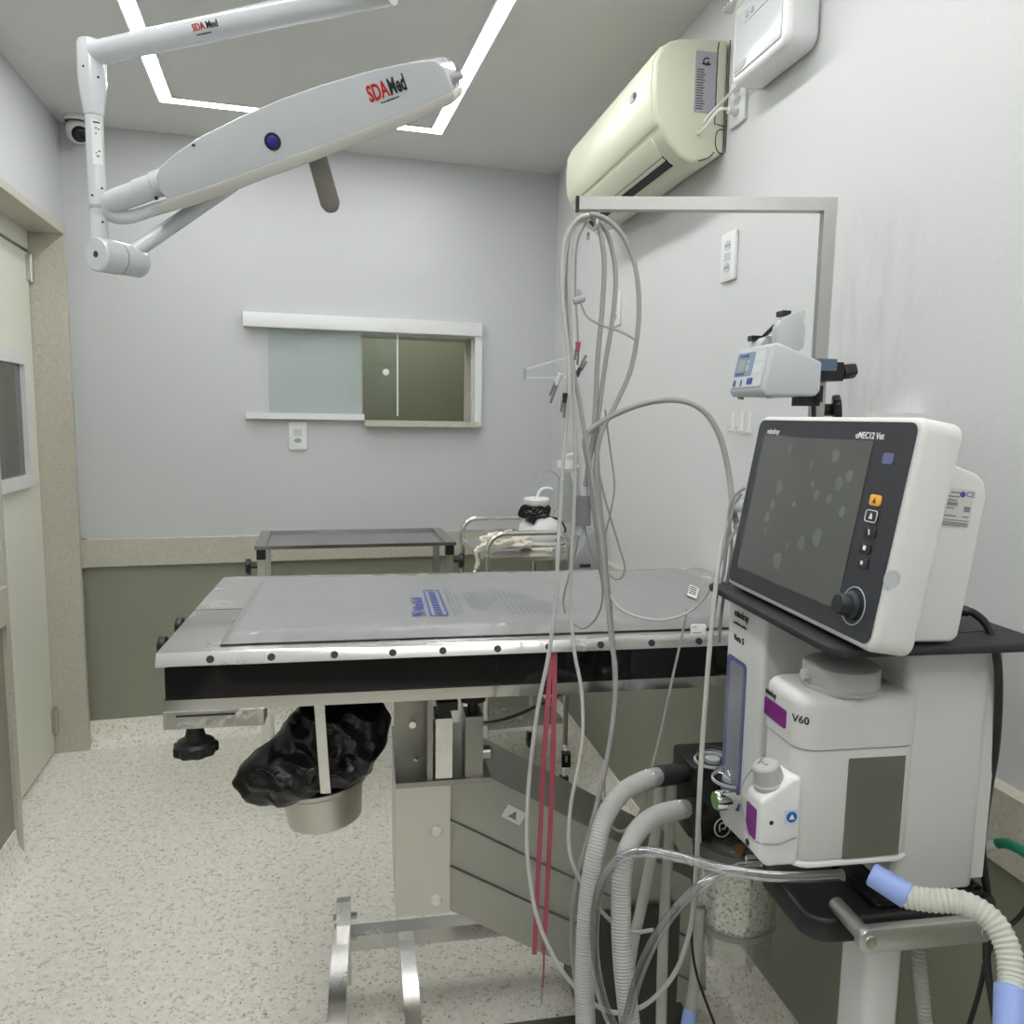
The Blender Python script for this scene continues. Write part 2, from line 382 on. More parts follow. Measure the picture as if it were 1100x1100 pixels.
# ------------------------------------------------------------------ LED profile on the ceiling
def ring(mb, x0, x1, y0, y1, w, z0, z1):
    h = w/2
    mb.box(x0-h, x0+h, y0-h, y1+h, z0, z1); mb.box(x1-h, x1+h, y0-h, y1+h, z0, z1)
    mb.box(x0+h, x1-h, y0-h, y0+h, z0, z1); mb.box(x0+h, x1-h, y1-h, y1+h, z0, z1)
led_m = mat('led_diffuser', (1, 1, 1), .5, emit=((1.0, 1.0, .985), LED))
led = thing('led_light', 'long white rectangle of glowing LED strip set in the ceiling', 'light', (.09, 1.2, ZC))
mb = MB(); ring(mb, -.380, .552, -.85, 3.03, .052, ZC-.006, ZC); mb.build('profile', white, led, smooth=0)
led_far = mat('led_diffuser_far_end', (1, 1, 1), .5, emit=((1.0, 1.0, .985), LED*.4))
for a in ((-.400, -.360, -.87, 3.05), (.532, .572, -.87, 3.05), (-.36, .532, -.87, -.83), (-.36, .532, 3.01, 3.05)):
    MB().box(*a, ZC-.0066, ZC-.0061).build('diffuser', led_far if a[2] > 2 else led_m, led, smooth=0)

# ------------------------------------------------------------------ dome camera
c = V((-.715, 3.32, ZC))
dome = thing('security_camera', 'white dome security camera in the ceiling corner above the door', 'camera', c)
mb = MB(); mb.lathe([(0, 0), (.046, 0), (.046, -.010), (.043, -.014), (.043, -.020)], c, EZ); mb.build('mount', white, dome)
d = V((.30, -.65, -.42)).normalized(); cc = c-EZ*.05
mb = MB(); mb.lathe([(0, -.043)]+[(.043*math.sin(a), -.043*math.cos(a)) for a in [PI*i/12 for i in range(1, 10)]]+[(.043*math.sin(PI*.78), .043*math.cos(PI*.22))], cc, d); mb.build('ball', white, dome)
mb = MB(); mb.lathe([(0, .0445), (.012, .044), (.024, .038), (.0285, .033), (.0285, .030)], cc, d); mb.build('lens', black_g, dome)

# ------------------------------------------------------------------ air conditioner
def WP(y, d, z): return V((xr(y), y, z)) - NR*d
ac = thing('air_conditioner', 'cream split air conditioner high on the right wall', 'air conditioner', WP(2.2, 0, 1.98))
prof = [(.004, 2.262), (.128, 2.252), (.150, 2.246), (.176, 2.229), (.190, 2.196), (.193, 2.13), (.188, 2.085), (.172, 2.047), (.150, 2.012), (.120, 1.985), (.088, 1.970), (.03, 1.985), (.004, 2.0)]
y0, y1 = 1.80, 2.565
mb = MB(); mb.prism(prof, WP(y0, 0, 0), -NR, EZ, (y1-y0)*V((.0709, 1, 0)), .010, 3, .9); mb.build('housing', cream, ac, smooth=40)
# front panel, proud of the housing
fp = [(.172, 2.235), (.180, 2.226), (.194, 2.196), (.197, 2.13), (.192, 2.083), (.178, 2.052), (.170, 2.056), (.184, 2.09), (.188, 2.13), (.186, 2.192)]
mb = MB(); mb.prism(fp, WP(y0+.012, 0, 0), -NR, EZ, (y1-y0-.024)*V((.0709, 1, 0)), .002); pn = mb.build('front_panel', cream, ac, smooth=40)
mb = MB(); mb.prism([(.168, 2.044), (.174, 2.040), (.133, 1.990), (.126, 1.990)], WP(y0+.06, 0, 0), -NR, EZ, (y1-y0-.12)*V((.0709, 1, 0)), .002); mb.build('louver_flap', cream, ac)
mb = MB(); mb.prism([(.136, 2.004), (.140, 1.998), (.114, 1.976), (.108, 1.982)], WP(y0+.06, 0, 0), -NR, EZ, (y1-y0-.12)*V((.0709, 1, 0))); mb.build('air_slot', black_m, ac)
# end cap groove, energy sticker, badge
tt = V((.0709, 1, 0)).normalized()
def EP(d, z, e=0): return WP(y0, d, z) - tt*e
mb = MB(); mb.prism(rrect(-.088, -.034, 2.088, 2.228, .002), EP(0, 0, .0002), NR, EZ, -tt*.0012); st = mb.build('energy_sticker', sticker_g, ac)
mb = MB()
for i in range(16):
    z = 2.185-.006*i; L = .03+.014*random.random()
    mb.box(0, 1, 0, 1, 0, 1, M=frame(EP(.084, z, .0016), NR, EZ) @ Matrix.Diagonal((L*.55, .0018, .0006, 1)))
mb.box(0, 1, 0, 1, 0, 1, M=frame(EP(.072, 2.197, .0016), NR, EZ) @ Matrix.Diagonal((.022, .004, .0006, 1)))
mb.text('G', .026, EP(.071, 2.196, .0014), NR, EZ); mb.build('sticker_print', ink, st, smooth=0)
mb = MB(); mb.tube([EP(.030, 2.252, 0), EP(.032, 2.24, .0), EP(.032, 2.10, 0), EP(.032, 2.065, 0), EP(.006, 2.062, 0)], .0014, 6, 0); mb.tube([EP(a, b, .0) for a, b in [(.006, 2.055), (.02, 2.052), (.027, 2.04), (.027, 2.015), (.018, 2.0), (.006, 1.998)]], .0014, 6, 4)
mb.tube([EP(a, b, 0) for a, b in [(.03, 2.0), (.045, 1.985), (.07, 1.976)]], .0014, 6, 4); mb.build('end_seam', black_m, ac)
mb = MB(); mb.prism(rrect(-.018, .018, -.010, .010, .006), WP(1.93, .1975, 2.158), tt, EZ, -NR*.0015); bd = mb.build('badge', grey_p, ac)
mb = MB(); mb.prism(rrect(-.018, -.004, -.006, .006, .001), WP(1.925, .1995, 2.158), tt, EZ, -NR*.001); mb.build('badge_mark', ink, bd)
mb = MB(); mb.tube([EP(.0, 2.0, .0), EP(-.0, 2.26, 0)], .002, 6, 0); mb.build('back_plate', black_m, ac)

# ------------------------------------------------------------------ emergency light box, plates, cords
al = thing('emergency_light', 'white rounded emergency light box at the top of the right wall', 'emergency light', WP(1.5, 0, 2.07))
c0 = WP(1.645, .001, 0); L = .235
mb = MB(); mb.prism(rrect(0, L, 2.078, 2.30, .03), c0, -tt, EZ, -NR*.072, .014, 3); bx_ = mb.build('case', white, al)
mb = MB(); mb.prism(rrect(.022, L-.022, 2.098, 2.222, .004), c0-NR*.0725, -tt, EZ, -NR*.002, .001); mb.build('cover', white_g, al)
mb = MB(); mb.prism(rrect(.022, .075, 2.105, 2.117, .001), c0-NR*.075, -tt, EZ, -NR*.0008); mb.build('maker_plate', sticker_g, al)
mb = MB(); mb.prism(rrect(.065, .077, 2.20, 2.211, .002), c0-NR*.075, -tt, EZ, -NR*.001); mb.prism(rrect(.087, .099, 2.20, 2.211, .002), c0-NR*.075, -tt, EZ, -NR*.001); mb.prism(rrect(.06, .17, 2.192, 2.1935, .0005), c0-NR*.075, -tt, EZ, -NR*.0006); mb.build('indicator', sticker_g, al)
mb = MB(); mb.prism(rrect(-.005, L+.0, 2.236, 2.30, .012), c0-NR*.072, -tt, EZ, -NR*.028, .008, 3); mb.build('lamp_lens', clear_p, al)

def outlet_proto(name, label, cat, group, ins):
    o = thing(name, label, cat, (0, 0, 0), 0, group)        # local: x along wall, z up, -y into the room
    MB().prism(rrect(-.037, .037, -.058, .058, .005), (0, 0, 0), EX, EZ, (0, -.009, 0), .003).build('cover_plate', white, o)
    for zz in ins:
        mb = MB(); mb.prism([(.016*math.cos(a)*1.0, zz+.012*math.sin(a)) for a in [PI/6*k for k in range(12)]], (0, -.0088, 0), EX, EZ, (0, -.0014, 0)); q = mb.build('socket', lgrey_p, o)
        mb = MB()
        for dx in (-.0085, 0, .0085): mb.cyl((dx, -.0100, zz), (dx, -.0106, zz), .0022, n=10)
        mb.build('pin_hole', ink, q)
    return o
ang_r = math.atan2(-1, -.0709)      # plates on the right wall: local +x runs towards the camera
def on_right(o, p): o.location = p; o.rotation_euler = (0, 0, math.atan2(-tt.y, -tt.x)); return o
# local -y must face the room (-NR); local x = -tt
o1 = outlet_proto('wall_outlet', 'white double wall outlet beside the pole, below the air conditioner', 'outlet', 'wall outlets on the right wall', (.026, -.026))
mb = MB(); mb.prism(rrect(-.016, .016, -.010, .010, .001), (0, -.0088, 0), EX, EZ, (0, -.001, 0)); mb.build('centre_blank', lgrey_p, o1)
o2 = copy_tree(o1); on_right(o1, PW(785, 276)); tag(o2, 'white wall outlet partly hidden behind the hanging cable loops', 'outlet')
on_right(o2, PW(664, 332))
o3 = copy_tree(o1); tag(o3, 'white wall plate with a plugged cord between air conditioner and emergency light', 'outlet'); on_right(o3, WP(1.735, 0, 2.095)); o3.scale = (1, 1, .9)
cw = MB(); cw.tube([WP(1.735, .012, 2.075), WP(1.74, .05, 2.075), WP(1.765, .07, 2.045), WP(1.80, .075, 2.04), WP(1.80, .055, 2.075), WP(1.77, .035, 2.10), WP(1.72, .03, 2.11), WP(1.66, .03, 2.115), WP(1.64, .03, 2.12)], .0035, 8)
cw.cyl(WP(1.735, .009, 2.075), WP(1.735, .03, 2.075), .009, n=12)
tag(cw.build('power_cord', cable_w), 'short white power cord looping from the wall plate beside the air conditioner', 'cord')
# light switch on the back wall
sw = thing('light_switch', 'white light switch plate below the pass-through window', 'switch', (.038, YB, 1.254))
mb = MB(); mb.prism(rrect(.001, .077, 1.196, 1.315, .012), (0, YB, 0), EX, EZ, (0, -.009, 0), .004); mb.build('cover_plate', white, sw)
mb = MB(); mb.box(.022, .057, YB-.0125, YB-.0085, 1.255, 1.285, .002); mb.build('rocker', white_g, sw)
mb = MB(); mb.prism([(.039+.015*math.cos(a), 1.237+.010*math.sin(a)) for a in [PI/6*k for k in range(12)]], (0, YB-.0088, 0), EX, EZ, (0, -.001, 0)); mb.build('socket', grey_p, sw)
# white wire bracket near the corner on the right wall
b0 = PY(564, 398, 3.02); wr = lambda z, y: WP(y, .003, z)
br = thing('wire_bracket', 'white thin wire bracket sticking out of the right wall near the corner', 'bracket', WP(3.1, 0, 1.5))
za, zb = b0.z+.005, b0.z-.03
mb = MB(); e = V((b0.x, 3.02, 0))
mb.tube([WP(3.02, .0, za+.065), e+EZ*za, e+EZ*zb, WP(3.02, .0, zb+.01)], .003, 8, 0); mb.build('wire_arm', white, br)
mb = MB(); mb.box(e.x-.004, e.x+.003, 3.015, 3.025, zb-.004, za+.004, .001); mb.build('end_tip', grey_p, br)
mb = MB(); mb.prism(rrect(-.03, .03, zb-.02, za+.09, .006), WP(3.02, 0, 0), tt, EZ, -NR*.004); mb.build('wall_plate', white, br)
# three little hooks
hk = None
for i, (px, py) in enumerate(((789, 453), (799, 453), (807, 454))):
    p = PW(px, py)
    if hk is None:
        hk = thing('wall_hook', '', 'hook', (0, 0, 0), 0, 'small white hooks on the right wall')
        mb = MB(); mb.box(-.006, .006, -.004, 0, -.026, .024, .001); mb.tube([(0, -.004, -.02), (0, -.016, -.02), (0, -.018, -.010)], .003, 8, 3); mb.build('hook_body', white, hk); h = hk
    else: h = copy_tree(hk)
    on_right(h, p); h['label'] = ['small white adhesive hook on right wall, furthest from the monitor', 'small white adhesive hook on right wall, middle of the row of three', 'small white adhesive hook on right wall, closest to the monitor'][i]
# white box on the wall behind the monitor
mb = MB(); p = PW(972, 452, .0); mb.box(-.047, .047, -.04, 0, -.05, .012, .004, M=Matrix.Translation(p) @ Matrix.Rotation(math.atan2(-tt.y, -tt.x), 4, 'Z'))
tag(mb.build('junction_box', white), 'plain white junction box on the wall just above the monitor', 'junction box')
# grey wedge housing on the right wall, behind the cables
gw = thing('wall_dispenser', 'grey wedge shaped plastic housing with dark slot behind the hanging cables', 'dispenser', WP(2.66, 0, .72))
mb = MB(); mb.prism([(0, .70), (.12, .70), (.135, .72), (.115, .83), (.05, .945), (.03, .95), (0, .94)], WP(2.58, .023, 0), -NR, EZ, tt*.13, .008, 3); hb = mb.build('housing', mat('mid_grey_plastic', (.33, .345, .35), .5), gw)
mb = MB(); mb.box(-.02, .02, -.003, .003, -.006, .006, M=frame(WP(2.58, .085, .825), NR, -tt)); mb.build('slot', ink, gw)
mb = MB(); mb.prism(rrect(-.03, .03, .72, .765, .008), WP(2.579, .08, 0), NR, EZ, -tt*.004); mb.build('dark_recess', black_m, gw)
mb = MB(); mb.tube([WP(2.575, .12, .75), WP(2.56, .11, .72), WP(2.56, .06, .705), WP(2.575, .04, .73)], .006, 8); mb.build('wire_hook', white, gw)

# ------------------------------------------------------------------ surgical lamp on its ceiling arm
jt = P(98, 58, 1.40); post_b = P(104, 262, 1.40); post_b = V((jt.x, jt.y, post_b.z))
arm_e = P(412, 6, 1.17); arm_e.z = jt.z-.005
lamp = thing('surgical_lamp', 'white articulated surgical lamp hanging above the operating table', 'surgical lamp', (arm_e.x, arm_e.y, ZC))
mb = MB(); ad = (arm_e-jt).normalized()
mb.cyl(jt+ad*.01, arm_e, .0195, n=32); mb.lathe([(0, 0), (.0195, 0), (.0195, .006), (.02, .014), (0, .018)], arm_e, ad)
ha = mb.build('horizontal_arm', white_g, lamp)
sd = ad.cross(EZ).normalized()
mb = MB(); mb.cyl(arm_e-ad*.005-sd*.024, arm_e-ad*.005+sd*.024, .006, n=12); mb.build('arm_bolt', steel_d, ha)
# lettering on the arm
m0 = jt+ad*.255
fr = (O_-m0); fr = (fr-ad*fr.dot(ad)).normalized(); upv = fr.cross(ad).normalized(); upv = upv if upv.z > 0 else -upv
def arm_text(s_, m_, off, nm):
    mb = MB(); mb.text(s_, .0145, m0+ad*off+fr*.0198+upv*.001, ad, ad.cross(-fr) if False else upv, sx=.95); return mb.build(nm, m_, ha, smooth=0)
arm_text('SDA', ink_r, 0, 'arm_logo'); arm_text('Med', ink, .029, 'arm_logo')
mb = MB(); mb.text('www.sdamed.com', .0042, m0+ad*.004+fr*.0196-upv*.006, ad, upv); mb.build('arm_web_line', ink, ha, smooth=0)
# ceiling column at the arm's end
mb = MB(); mb.cyl(arm_e+EZ*.0-ad*.03+EZ*.0, V((arm_e.x, arm_e.y, ZC))-ad*.03, .026); mb.cyl(V((arm_e.x, arm_e.y, ZC-.03))-ad*.03, V((arm_e.x, arm_e.y, ZC))-ad*.03, .09, ch=.005); mb.build('ceiling_column', white_g, lamp)
# elbow, tapered sleeve, post
mb = MB()
mb.lathe([(0, .022), (.021, .020), (.0235, .012), (.0235, -.045), (.023, -.055), (.0165, -.105), (0, -.105)], jt, EZ, 32)
mb.build('elbow_sleeve', white_g, lamp)
mb = MB(); mb.cyl(jt-EZ*.10, post_b+EZ*.06, .0152, n=28); po = mb.build('post', white_g, lamp)
mb = MB(); mb.cyl(post_b+EZ*.075, post_b+EZ*.068, .0155, n=28); mb.build('post_groove', grey_p, po)
mb = MB(); mb.cyl(post_b+EZ*.062, post_b+EZ*.005, .0152, n=28); mb.build('post_foot', white_g, po)
vd = (O_-post_b); vd.z = 0; vd.normalize(); sx_ = EZ.cross(vd)
def dots(mb, lst, r, c, rad):
    for a, z in lst:
        dv = (vd*math.cos(a)+sx_*math.sin(a)); q = c+dv*rad+EZ*z; mb.cyl(q-dv*.002, q+dv*.0006, r, n=10)
mb = MB(); dots(mb, [(.5, .104), (-.6, .09), (.4, .045)], .0022, post_b, .0152); mb.build('set_screw', ink, po)
mb = MB(); dots(mb, [(.4, -.045), (-.6, -.03)], .0022, jt, .0235); mb.build('set_screw', ink, lamp)
# rating plate on the post: curved strip
mb = MB(); pc = post_b+EZ*.145
def lab(u, v): a = -.35+1.1*u; return pc+(vd*math.cos(a)+sx_*math.sin(a))*.01545+EZ*(v*.075)
mb.sheet(lab, 8, 1); rp = mb.build('rating_label', sticker, po)
mb = MB()
for k, (u0, u1, v) in enumerate([(.1, .9, .95), (.35, .55, .82), (.6, .8, .8), (.35, .5, .7), (.55, .8, .3), (.3, .45, .25), (.35, .7, .18)]):
    a = -.35+1.1*(u0+u1)/2; dv = vd*math.cos(a)+sx_*math.sin(a); q = pc+dv*.0155+EZ*v*.075
    mb.box(-.007*(u1-u0), .007*(u1-u0), -.0012, .0012, -.0003, .0004, M=frame(q, EZ.cross(dv), EZ))
mb.build('label_print', ink, rp, smooth=0)
# barrel joint
bc = P(124, 277, 1.40); bx0 = P(103, 273, 1.365); bx1 = P(146, 281, 1.44); bd_ = (bx1-bx0).normalized()
mb = MB(); mb.lathe([(0, 0), (.0265, 0), (.029, .003), (.029, .042), (.0275, .044), (.0275, .046), (.028, .048), (.028, .088), (.0255, .093), (0, .093)], bx0, bd_, 36)
ba = mb.build('barrel_joint', white_g, lamp)
mb = MB(); mb.cyl(bx0-bd_*.0008, bx0+bd_*.002, .006, n=6); mb.cyl(bx0+bd_*.068+(O_-bx0).normalized()*.0265-EZ*.004, bx0+bd_*.068+(O_-bx0).normalized()*.029-EZ*.004, .005, n=10); mb.build('joint_screw', black_m, ba)
mb = MB(); mb.cyl(bx0+bd_*.0440, bx0+bd_*.0462, .0282, n=36); mb.build('joint_seam', grey_p, ba)
# rising spring arm behind the head
sp0 = bx0+bd_*.055; sp1 = P(250, 198, 1.52)
mb = MB(); mb.tube([sp0, sp0.lerp(sp1, .12), sp0.lerp(sp1, .9), sp1], .0145, 20, 0, rfun=lambda L, t: .0105+.003*min(1, t*3)); mb.build('spring_arm', white_g, lamp)
# head: frame along its length, thickness facing the camera
hl, hr = P(172, 186, 1.36), P(482, 85, 1.27)
e1 = (hr-hl).normalized(); vr = ray(330, 140).normalized()+EZ*.03; e3 = vr - e1*vr.dot(e1); e3.normalize(); e2 = e3.cross(e1); e2 = e2 if e2.z > 0 else -e2
HM = frame(hl, e1, e2)      # x along, y up, z = e1 x e2
ez_ = e1.cross(e2); sg = 1 if ez_.dot(e3) > 0 else -1       # sg*z points away from the camera
HI = HM.inverted()
def hp(x, y, dz=0):
    """photo outline point to the head's own coordinates, on its face plane"""
    q = HI @ PL(x, y, hl+e3*dz, e3); return (q.x, q.y)
top = [(167, 190), (171, 180), (190, 163), (215, 147), (255, 127), (300, 107), (345, 91), (390, 78), (430, 69), (455, 65), (468, 65), (476, 71), (481, 80), (486, 96)]
bot = [(486, 98), (440, 119), (395, 137), (340, 158), (285, 178), (240, 195), (205, 207), (180, 214), (172, 206)]
poly = [hp(*q) for q in top+bot]
DEP = .15
mb = MB(HM)
mb.prism(poly, (0, 0, 0), EX, EY, (0, 0, sg*DEP), .017, 4, .9)
hd = mb.build('lamp_head', white_g, lamp, smooth=50)
# lower rim (lighter rail under the head)
rim = [(486, 97), (489, 103), (487, 111), (440, 133), (395, 151), (340, 172), (285, 192), (240, 210), (200, 223), (175, 229), (160, 225), (180, 213), (205, 206), (240, 194), (285, 177), (340, 157), (395, 136), (440, 118)]
mb = MB(HM); mb.prism([hp(*q) for q in rim], (0, 0, -sg*.004), EX, EY, (0, 0, sg*(DEP+.008)), .003, 2, .6); mb.build('lower_rim', mat('warm_white_rim', (.50, .495, .46), .3), hd, smooth=40)
# bent tube from the neck socket round to the lower rim
def hpt(x, y, z=0): a = hp(x, y, z); return HM @ V((a[0], a[1], sg*z))
zc = .045
mb = MB(); mb.tube([hpt(168, 199, zc), hpt(150, 206, zc), hpt(128, 214, zc), hpt(118, 220, zc), hpt(121, 230, zc), hpt(140, 233, zc), hpt(170, 224, zc), hpt(215, 211, zc)], .0135, 20, 8, rfun=lambda L, t: .0205 if t < .35 else .0205-.0095*min(1, (t-.35)*2.5))
mb.build('bent_tube', white_g, hd)
mb = MB(); a, b = hpt(148, 205, zc), hpt(190, 190, zc); mb.cyl(a, a.lerp(b, .5), .0200, n=28, ch=.002); mb.cyl(a.lerp(b, .45), b, .0225, n=28, ch=.002); ns = mb.build('neck_socket', white_g, hd)
mb = MB(); mb.cyl(a.lerp(b, .86), a.lerp(b, .89), .0229, n=28); mb.build('socket_seam', grey_p, ns)
mb = MB(); q = hpt(167, 211, zc-.02); mb.cyl(q, q-e2*.006, .003, n=10); mb.build('socket_screw', black, ns)
# blue push button
fz = -sg*1.0
def face(x, y, h): a = hp(x, y); return HM @ V((a[0], a[1], -sg*h))
fn = -e3
mb = MB(); q = face(293, 152, 0); mb.lathe([(0, .002), (.0132, .002), (.0142, .001), (.0142, -.002), (0, -.002)], q, fn, 28); pb = mb.build('button_ring', black, hd)
mb = MB(); mb.lathe([(0, .0045), (.007, .004), (.0095, .002), (.0095, 0)], q, fn, 24); mb.build('blue_button', mat('blue_button', (.02, .03, .28), .25), pb)
# logo
lx = face(398, 110, .0008); rx = face(440, 94.5, .0008); lr = (rx-lx).normalized(); lu = fn.cross(lr).normalized(); lu = lu if lu.z > 0 else -lu
mb = MB(); mb.text('SDA', .0335, lx, lr, lu, .0003, .56, bold=.03); mb.build('logo_red', ink_r, hd, smooth=0)
mb = MB(); mb.text('Med', .0335, lx+lr*.0365, lr, lu, .0003, .50, bold=.03); mb.build('logo_dark', ink, hd, smooth=0)
mb = MB(); mb.text('www.sdamed.com', .0055, lx+lr*.016-lu*.0075, lr, lu, .0002, .8); mb.build('web_line', ink, hd, smooth=0)
# sterile handle below, and end spindle
h0, h1 = hpt(341, 170, .05), hpt(359, 234, .05); hdv = (h1-h0).normalized()
mb = MB(); mb.lathe([(0, 0), (.0172, 0), (.0172, .05), (.0176, (h1-h0).length-.012), (.0125, (h1-h0).length-.002), (.007, (h1-h0).length+.002), (0, (h1-h0).length+.003)], h0-hdv*.012, hdv, 28); mb.build('handle', mat('taupe_handle', (.22, .205, .185), .4), hd)
s0, s1 = hpt(478, 89, .035), hpt(497, 80, .035); mb = MB(); mb.cyl(s0, s0.lerp(s1, .5), .010, n=20); mb.cyl(s0.lerp(s1, .4), s1, .0085, .006, n=20, ch=.002); mb.build('end_spindle', grey_p, hd)
mb = MB(); q = hpt(208, 156, -.001); mb.cyl(q-fn*.001, q+fn*.002, .0025, n=10); mb.build('head_screw', ink, hd)

# ------------------------------------------------------------------ operating table
TZ, TY, TWD, TLN = .965, math.radians(-5.6), .615, 1.19
TO = PZ(165.5, 704, TZ); TO.z = 0
TM = Matrix.Translation(TO) @ Matrix.Rotation(TY, 4, 'Z')      # x along, y away, z up, origin under the near left corner
TI = TM.inverted()
def tz(x, y, z=TZ): q = TI @ PZ(x, y, z); return q            # photo point on a height -> table coordinates
def ty(x, y, yy):                                             # photo point on a plane y = yy of the table
    n = (TM.to_3x3() @ EY); return TI @ PL(x, y, TM @ V((0, yy, 0)), n)
tab = thing('operating_table', 'stainless steel operating table with slanted lift arm in the room centre', 'operating table', TM @ V((.65, .3, 0)), TY)
sy = tz(212, 655).y
mb = MB(TM); mb.prism([(.004, TZ-.022), (0, TZ-.020), (.009, TZ-.002), (.012, TZ), (sy-.003, TZ), (sy-.003, TZ-.02)], (0, 0, 0), EY, EZ, (TLN, 0, 0), .001); th = mb.build('tabletop', steel, tab)
mb = MB(TM); mb.box(0, TLN, sy+.003, TWD, TZ-.020, TZ, .002); mb.build('tabletop', steel, tab)
mb = MB(TM); mb.box(.004, TLN-.004, sy-.004, sy+.004, TZ-.024, TZ-.004); mb.build('seam_strip', steel_m, tab)
for px, py in ((225, 705), (291, 705), (359, 703), (422, 702), (476, 700), (535, 699), (590, 698), (646, 695), (701, 692), (752, 690)):
    q = ty(px, py, 0); mb = MB(TM); mb.lathe([(0, .0006), (.0062, .0006), (.0062, -.002), (0, -.002)], (q.x, .0043, TZ-.0112), (0, -.9, .45), 16); mb.build('lip_hole', ink, th)
za, zb = TZ-.020, .888
mb = MB(TM); mb.box(.012, TLN-.012, .010, TWD-.010, zb, za, .001); mb.build('dark_apron', black_g, tab)
mb = MB(TM); mb.box(.010, TLN-.01, .004, .030, zb-.020, zb, .002); mb.box(.010, TLN-.01, TWD-.030, TWD-.004, zb-.020, zb, .002); mb.box(.010, .035, .03, TWD-.03, zb-.020, zb, .002); mb.build('lower_rail', steel_m, tab)
# corner clamp with slot, wrapped in foil tape
tape = mat('crinkled_foil', (.62, .62, .61), .3, 1, bump=.5, bscale=40)
mb = MB(TM); mb.box(.010, .165, -.001, .045, zb-.047, zb-.019, .002); cb = mb.build('clamp_block', tape, tab)
mb = MB(TM); mb.box(.03, .12, -.0035, .002, zb-.026, zb-.0235); mb.build('clamp_slot', ink, cb)
kx = ty(209, 775, .02).x
def star(mb, c, ax, r, h, lobes=6):
    ax = V(ax).normalized(); t = EX if abs(ax.x) < .9 else EY; e1 = ax.cross(t).normalized(); e2 = ax.cross(e1)
    pl = [((r*(.95+.05*math.cos(lobes*a)))*math.cos(a), (r*(.95+.05*math.cos(lobes*a)))*math.sin(a)) for a in [2*PI*i/48 for i in range(48)]]
    mb.prism(pl, V(c), e1, e2, ax*h, .003, 2, .8)
mb = MB(TM); mb.cyl((kx, .022, zb-.046), (kx, .022, zb-.085), .006, n=12); bo = mb.build('clamp_bolt', steel_d, tab)
mb = MB(TM); star(mb, (kx, .022, zb-.097), (0, 0, 1), .036, .016, 9); mb.lathe([(.032, 0), (.028, .006), (.017, .010), (.013, .028), (0, .028)], (kx, .022, zb-.082), EZ, 28); mb.build('clamp_knob', black, bo)
for yy in (.17, .30):
    mb = MB(TM); mb.cyl((-.018, yy, TZ-.035), (.012, yy, TZ-.035), .006, n=12); star(mb, (-.022, yy, TZ-.035), (-1, 0, 0), .02, .014); mb.build('side_knob', black, tab)
# column plate
cy0 = .130
q0, q1 = ty(425, 842, cy0), ty(483, 980, cy0); cx0, cx1 = q0.x, q1.x; cz0 = q1.z; cz1 = q0.z
mb = MB(TM); mb.box(cx0, cx1, cy0, cy0+.26, cz0, cz1, .004); col = mb.build('column', mat('column_steel', (.58, .57, .53), .34, 1, var=.08, vscale=9), tab)
mb = MB(TM)
for px, py in ((469, 893), (469, 967)):
    q = ty(px, py, cy0); mb.lathe([(0, .006), (.008, .005), (.011, .002), (.0115, 0), (.0115, -.002)], (q.x, cy0, q.z), (0, -1, 0), 20)
mb.build('column_bolt', sticker, col)
# head block above the column: base plate, upright plates, lock block
px1 = ty(527, 830, cy0).x; zp = ty(480, 838, cy0).z
mb = MB(TM); mb.box(cx0, px1, cy0-.01, cy0+.27, zp-.006, zp+.004, .002); mb.build('head_plate', block_shade_m, tab)
mb = MB(TM); mb.box(cx0, ty(460, 800, cy0).x, cy0+.10, cy0+.105, zp, ty(460, 768, cy0).z+.02); hp_ = mb.build('back_plate', block_shade_m, tab)
mb = MB(TM)
for px, py in ((443, 778), (446, 818), (499, 817)):
    q = ty(px, py, cy0+.09); mb.cyl((q.x, cy0+.085, q.z), (q.x, cy0+.102, q.z), .0075, n=6)
mb.build('plate_bolt', steel_m, hp_)
x0, x1 = ty(459, 800, cy0).x, ty(465, 800, cy0).x
mb = MB(TM); mb.box(x0, x1, cy0, cy0+.2, zp, zb-.02, .001); mb.build('upright_plate', block_shade_m, tab)
x0, x1 = ty(468, 800, cy0-.005).x, ty(486, 800, cy0-.005).x; zt = ty(477, 771, cy0).z
mb = MB(TM); mb.box(x0, x1, cy0-.005, cy0+.06, zp+.006, zt, .003); mb.build('lock_bar', steel, tab)
mb = MB(TM); mb.box(x0+.004, x1+.01, cy0-.002, cy0+.06, zt+.014, zt+.03, .002); mb.build('lock_cap', black, tab)
x0, x1 = ty(500, 800, cy0).x, ty(519, 800, cy0).x
mb = MB(TM); mb.box(x0, x1, cy0+.0, cy0+.055, zp+.004, ty(510, 770, cy0).z, .004); lv = mb.build('valve_body', block_shade_m, tab)
mb = MB(TM); mb.cyl(((x0+x1)/2, cy0+.028, ty(510, 772, cy0).z), ((x0+x1)/2, cy0+.028, ty(510, 758, cy0).z), .010, n=16); star(mb, ((x0+x1)/2, cy0+.028, ty(510, 758, cy0).z), (0, 0, 1), .026, .012); mb.build('valve_knob', black, lv)
mb = MB(TM); q = ty(526, 815, cy0); mb.cyl((x1, cy0+.03, q.z), (q.x+.006, cy0+.03, q.z), .014, n=18, ch=.002); mb.build('valve_cap', steel_d, lv)
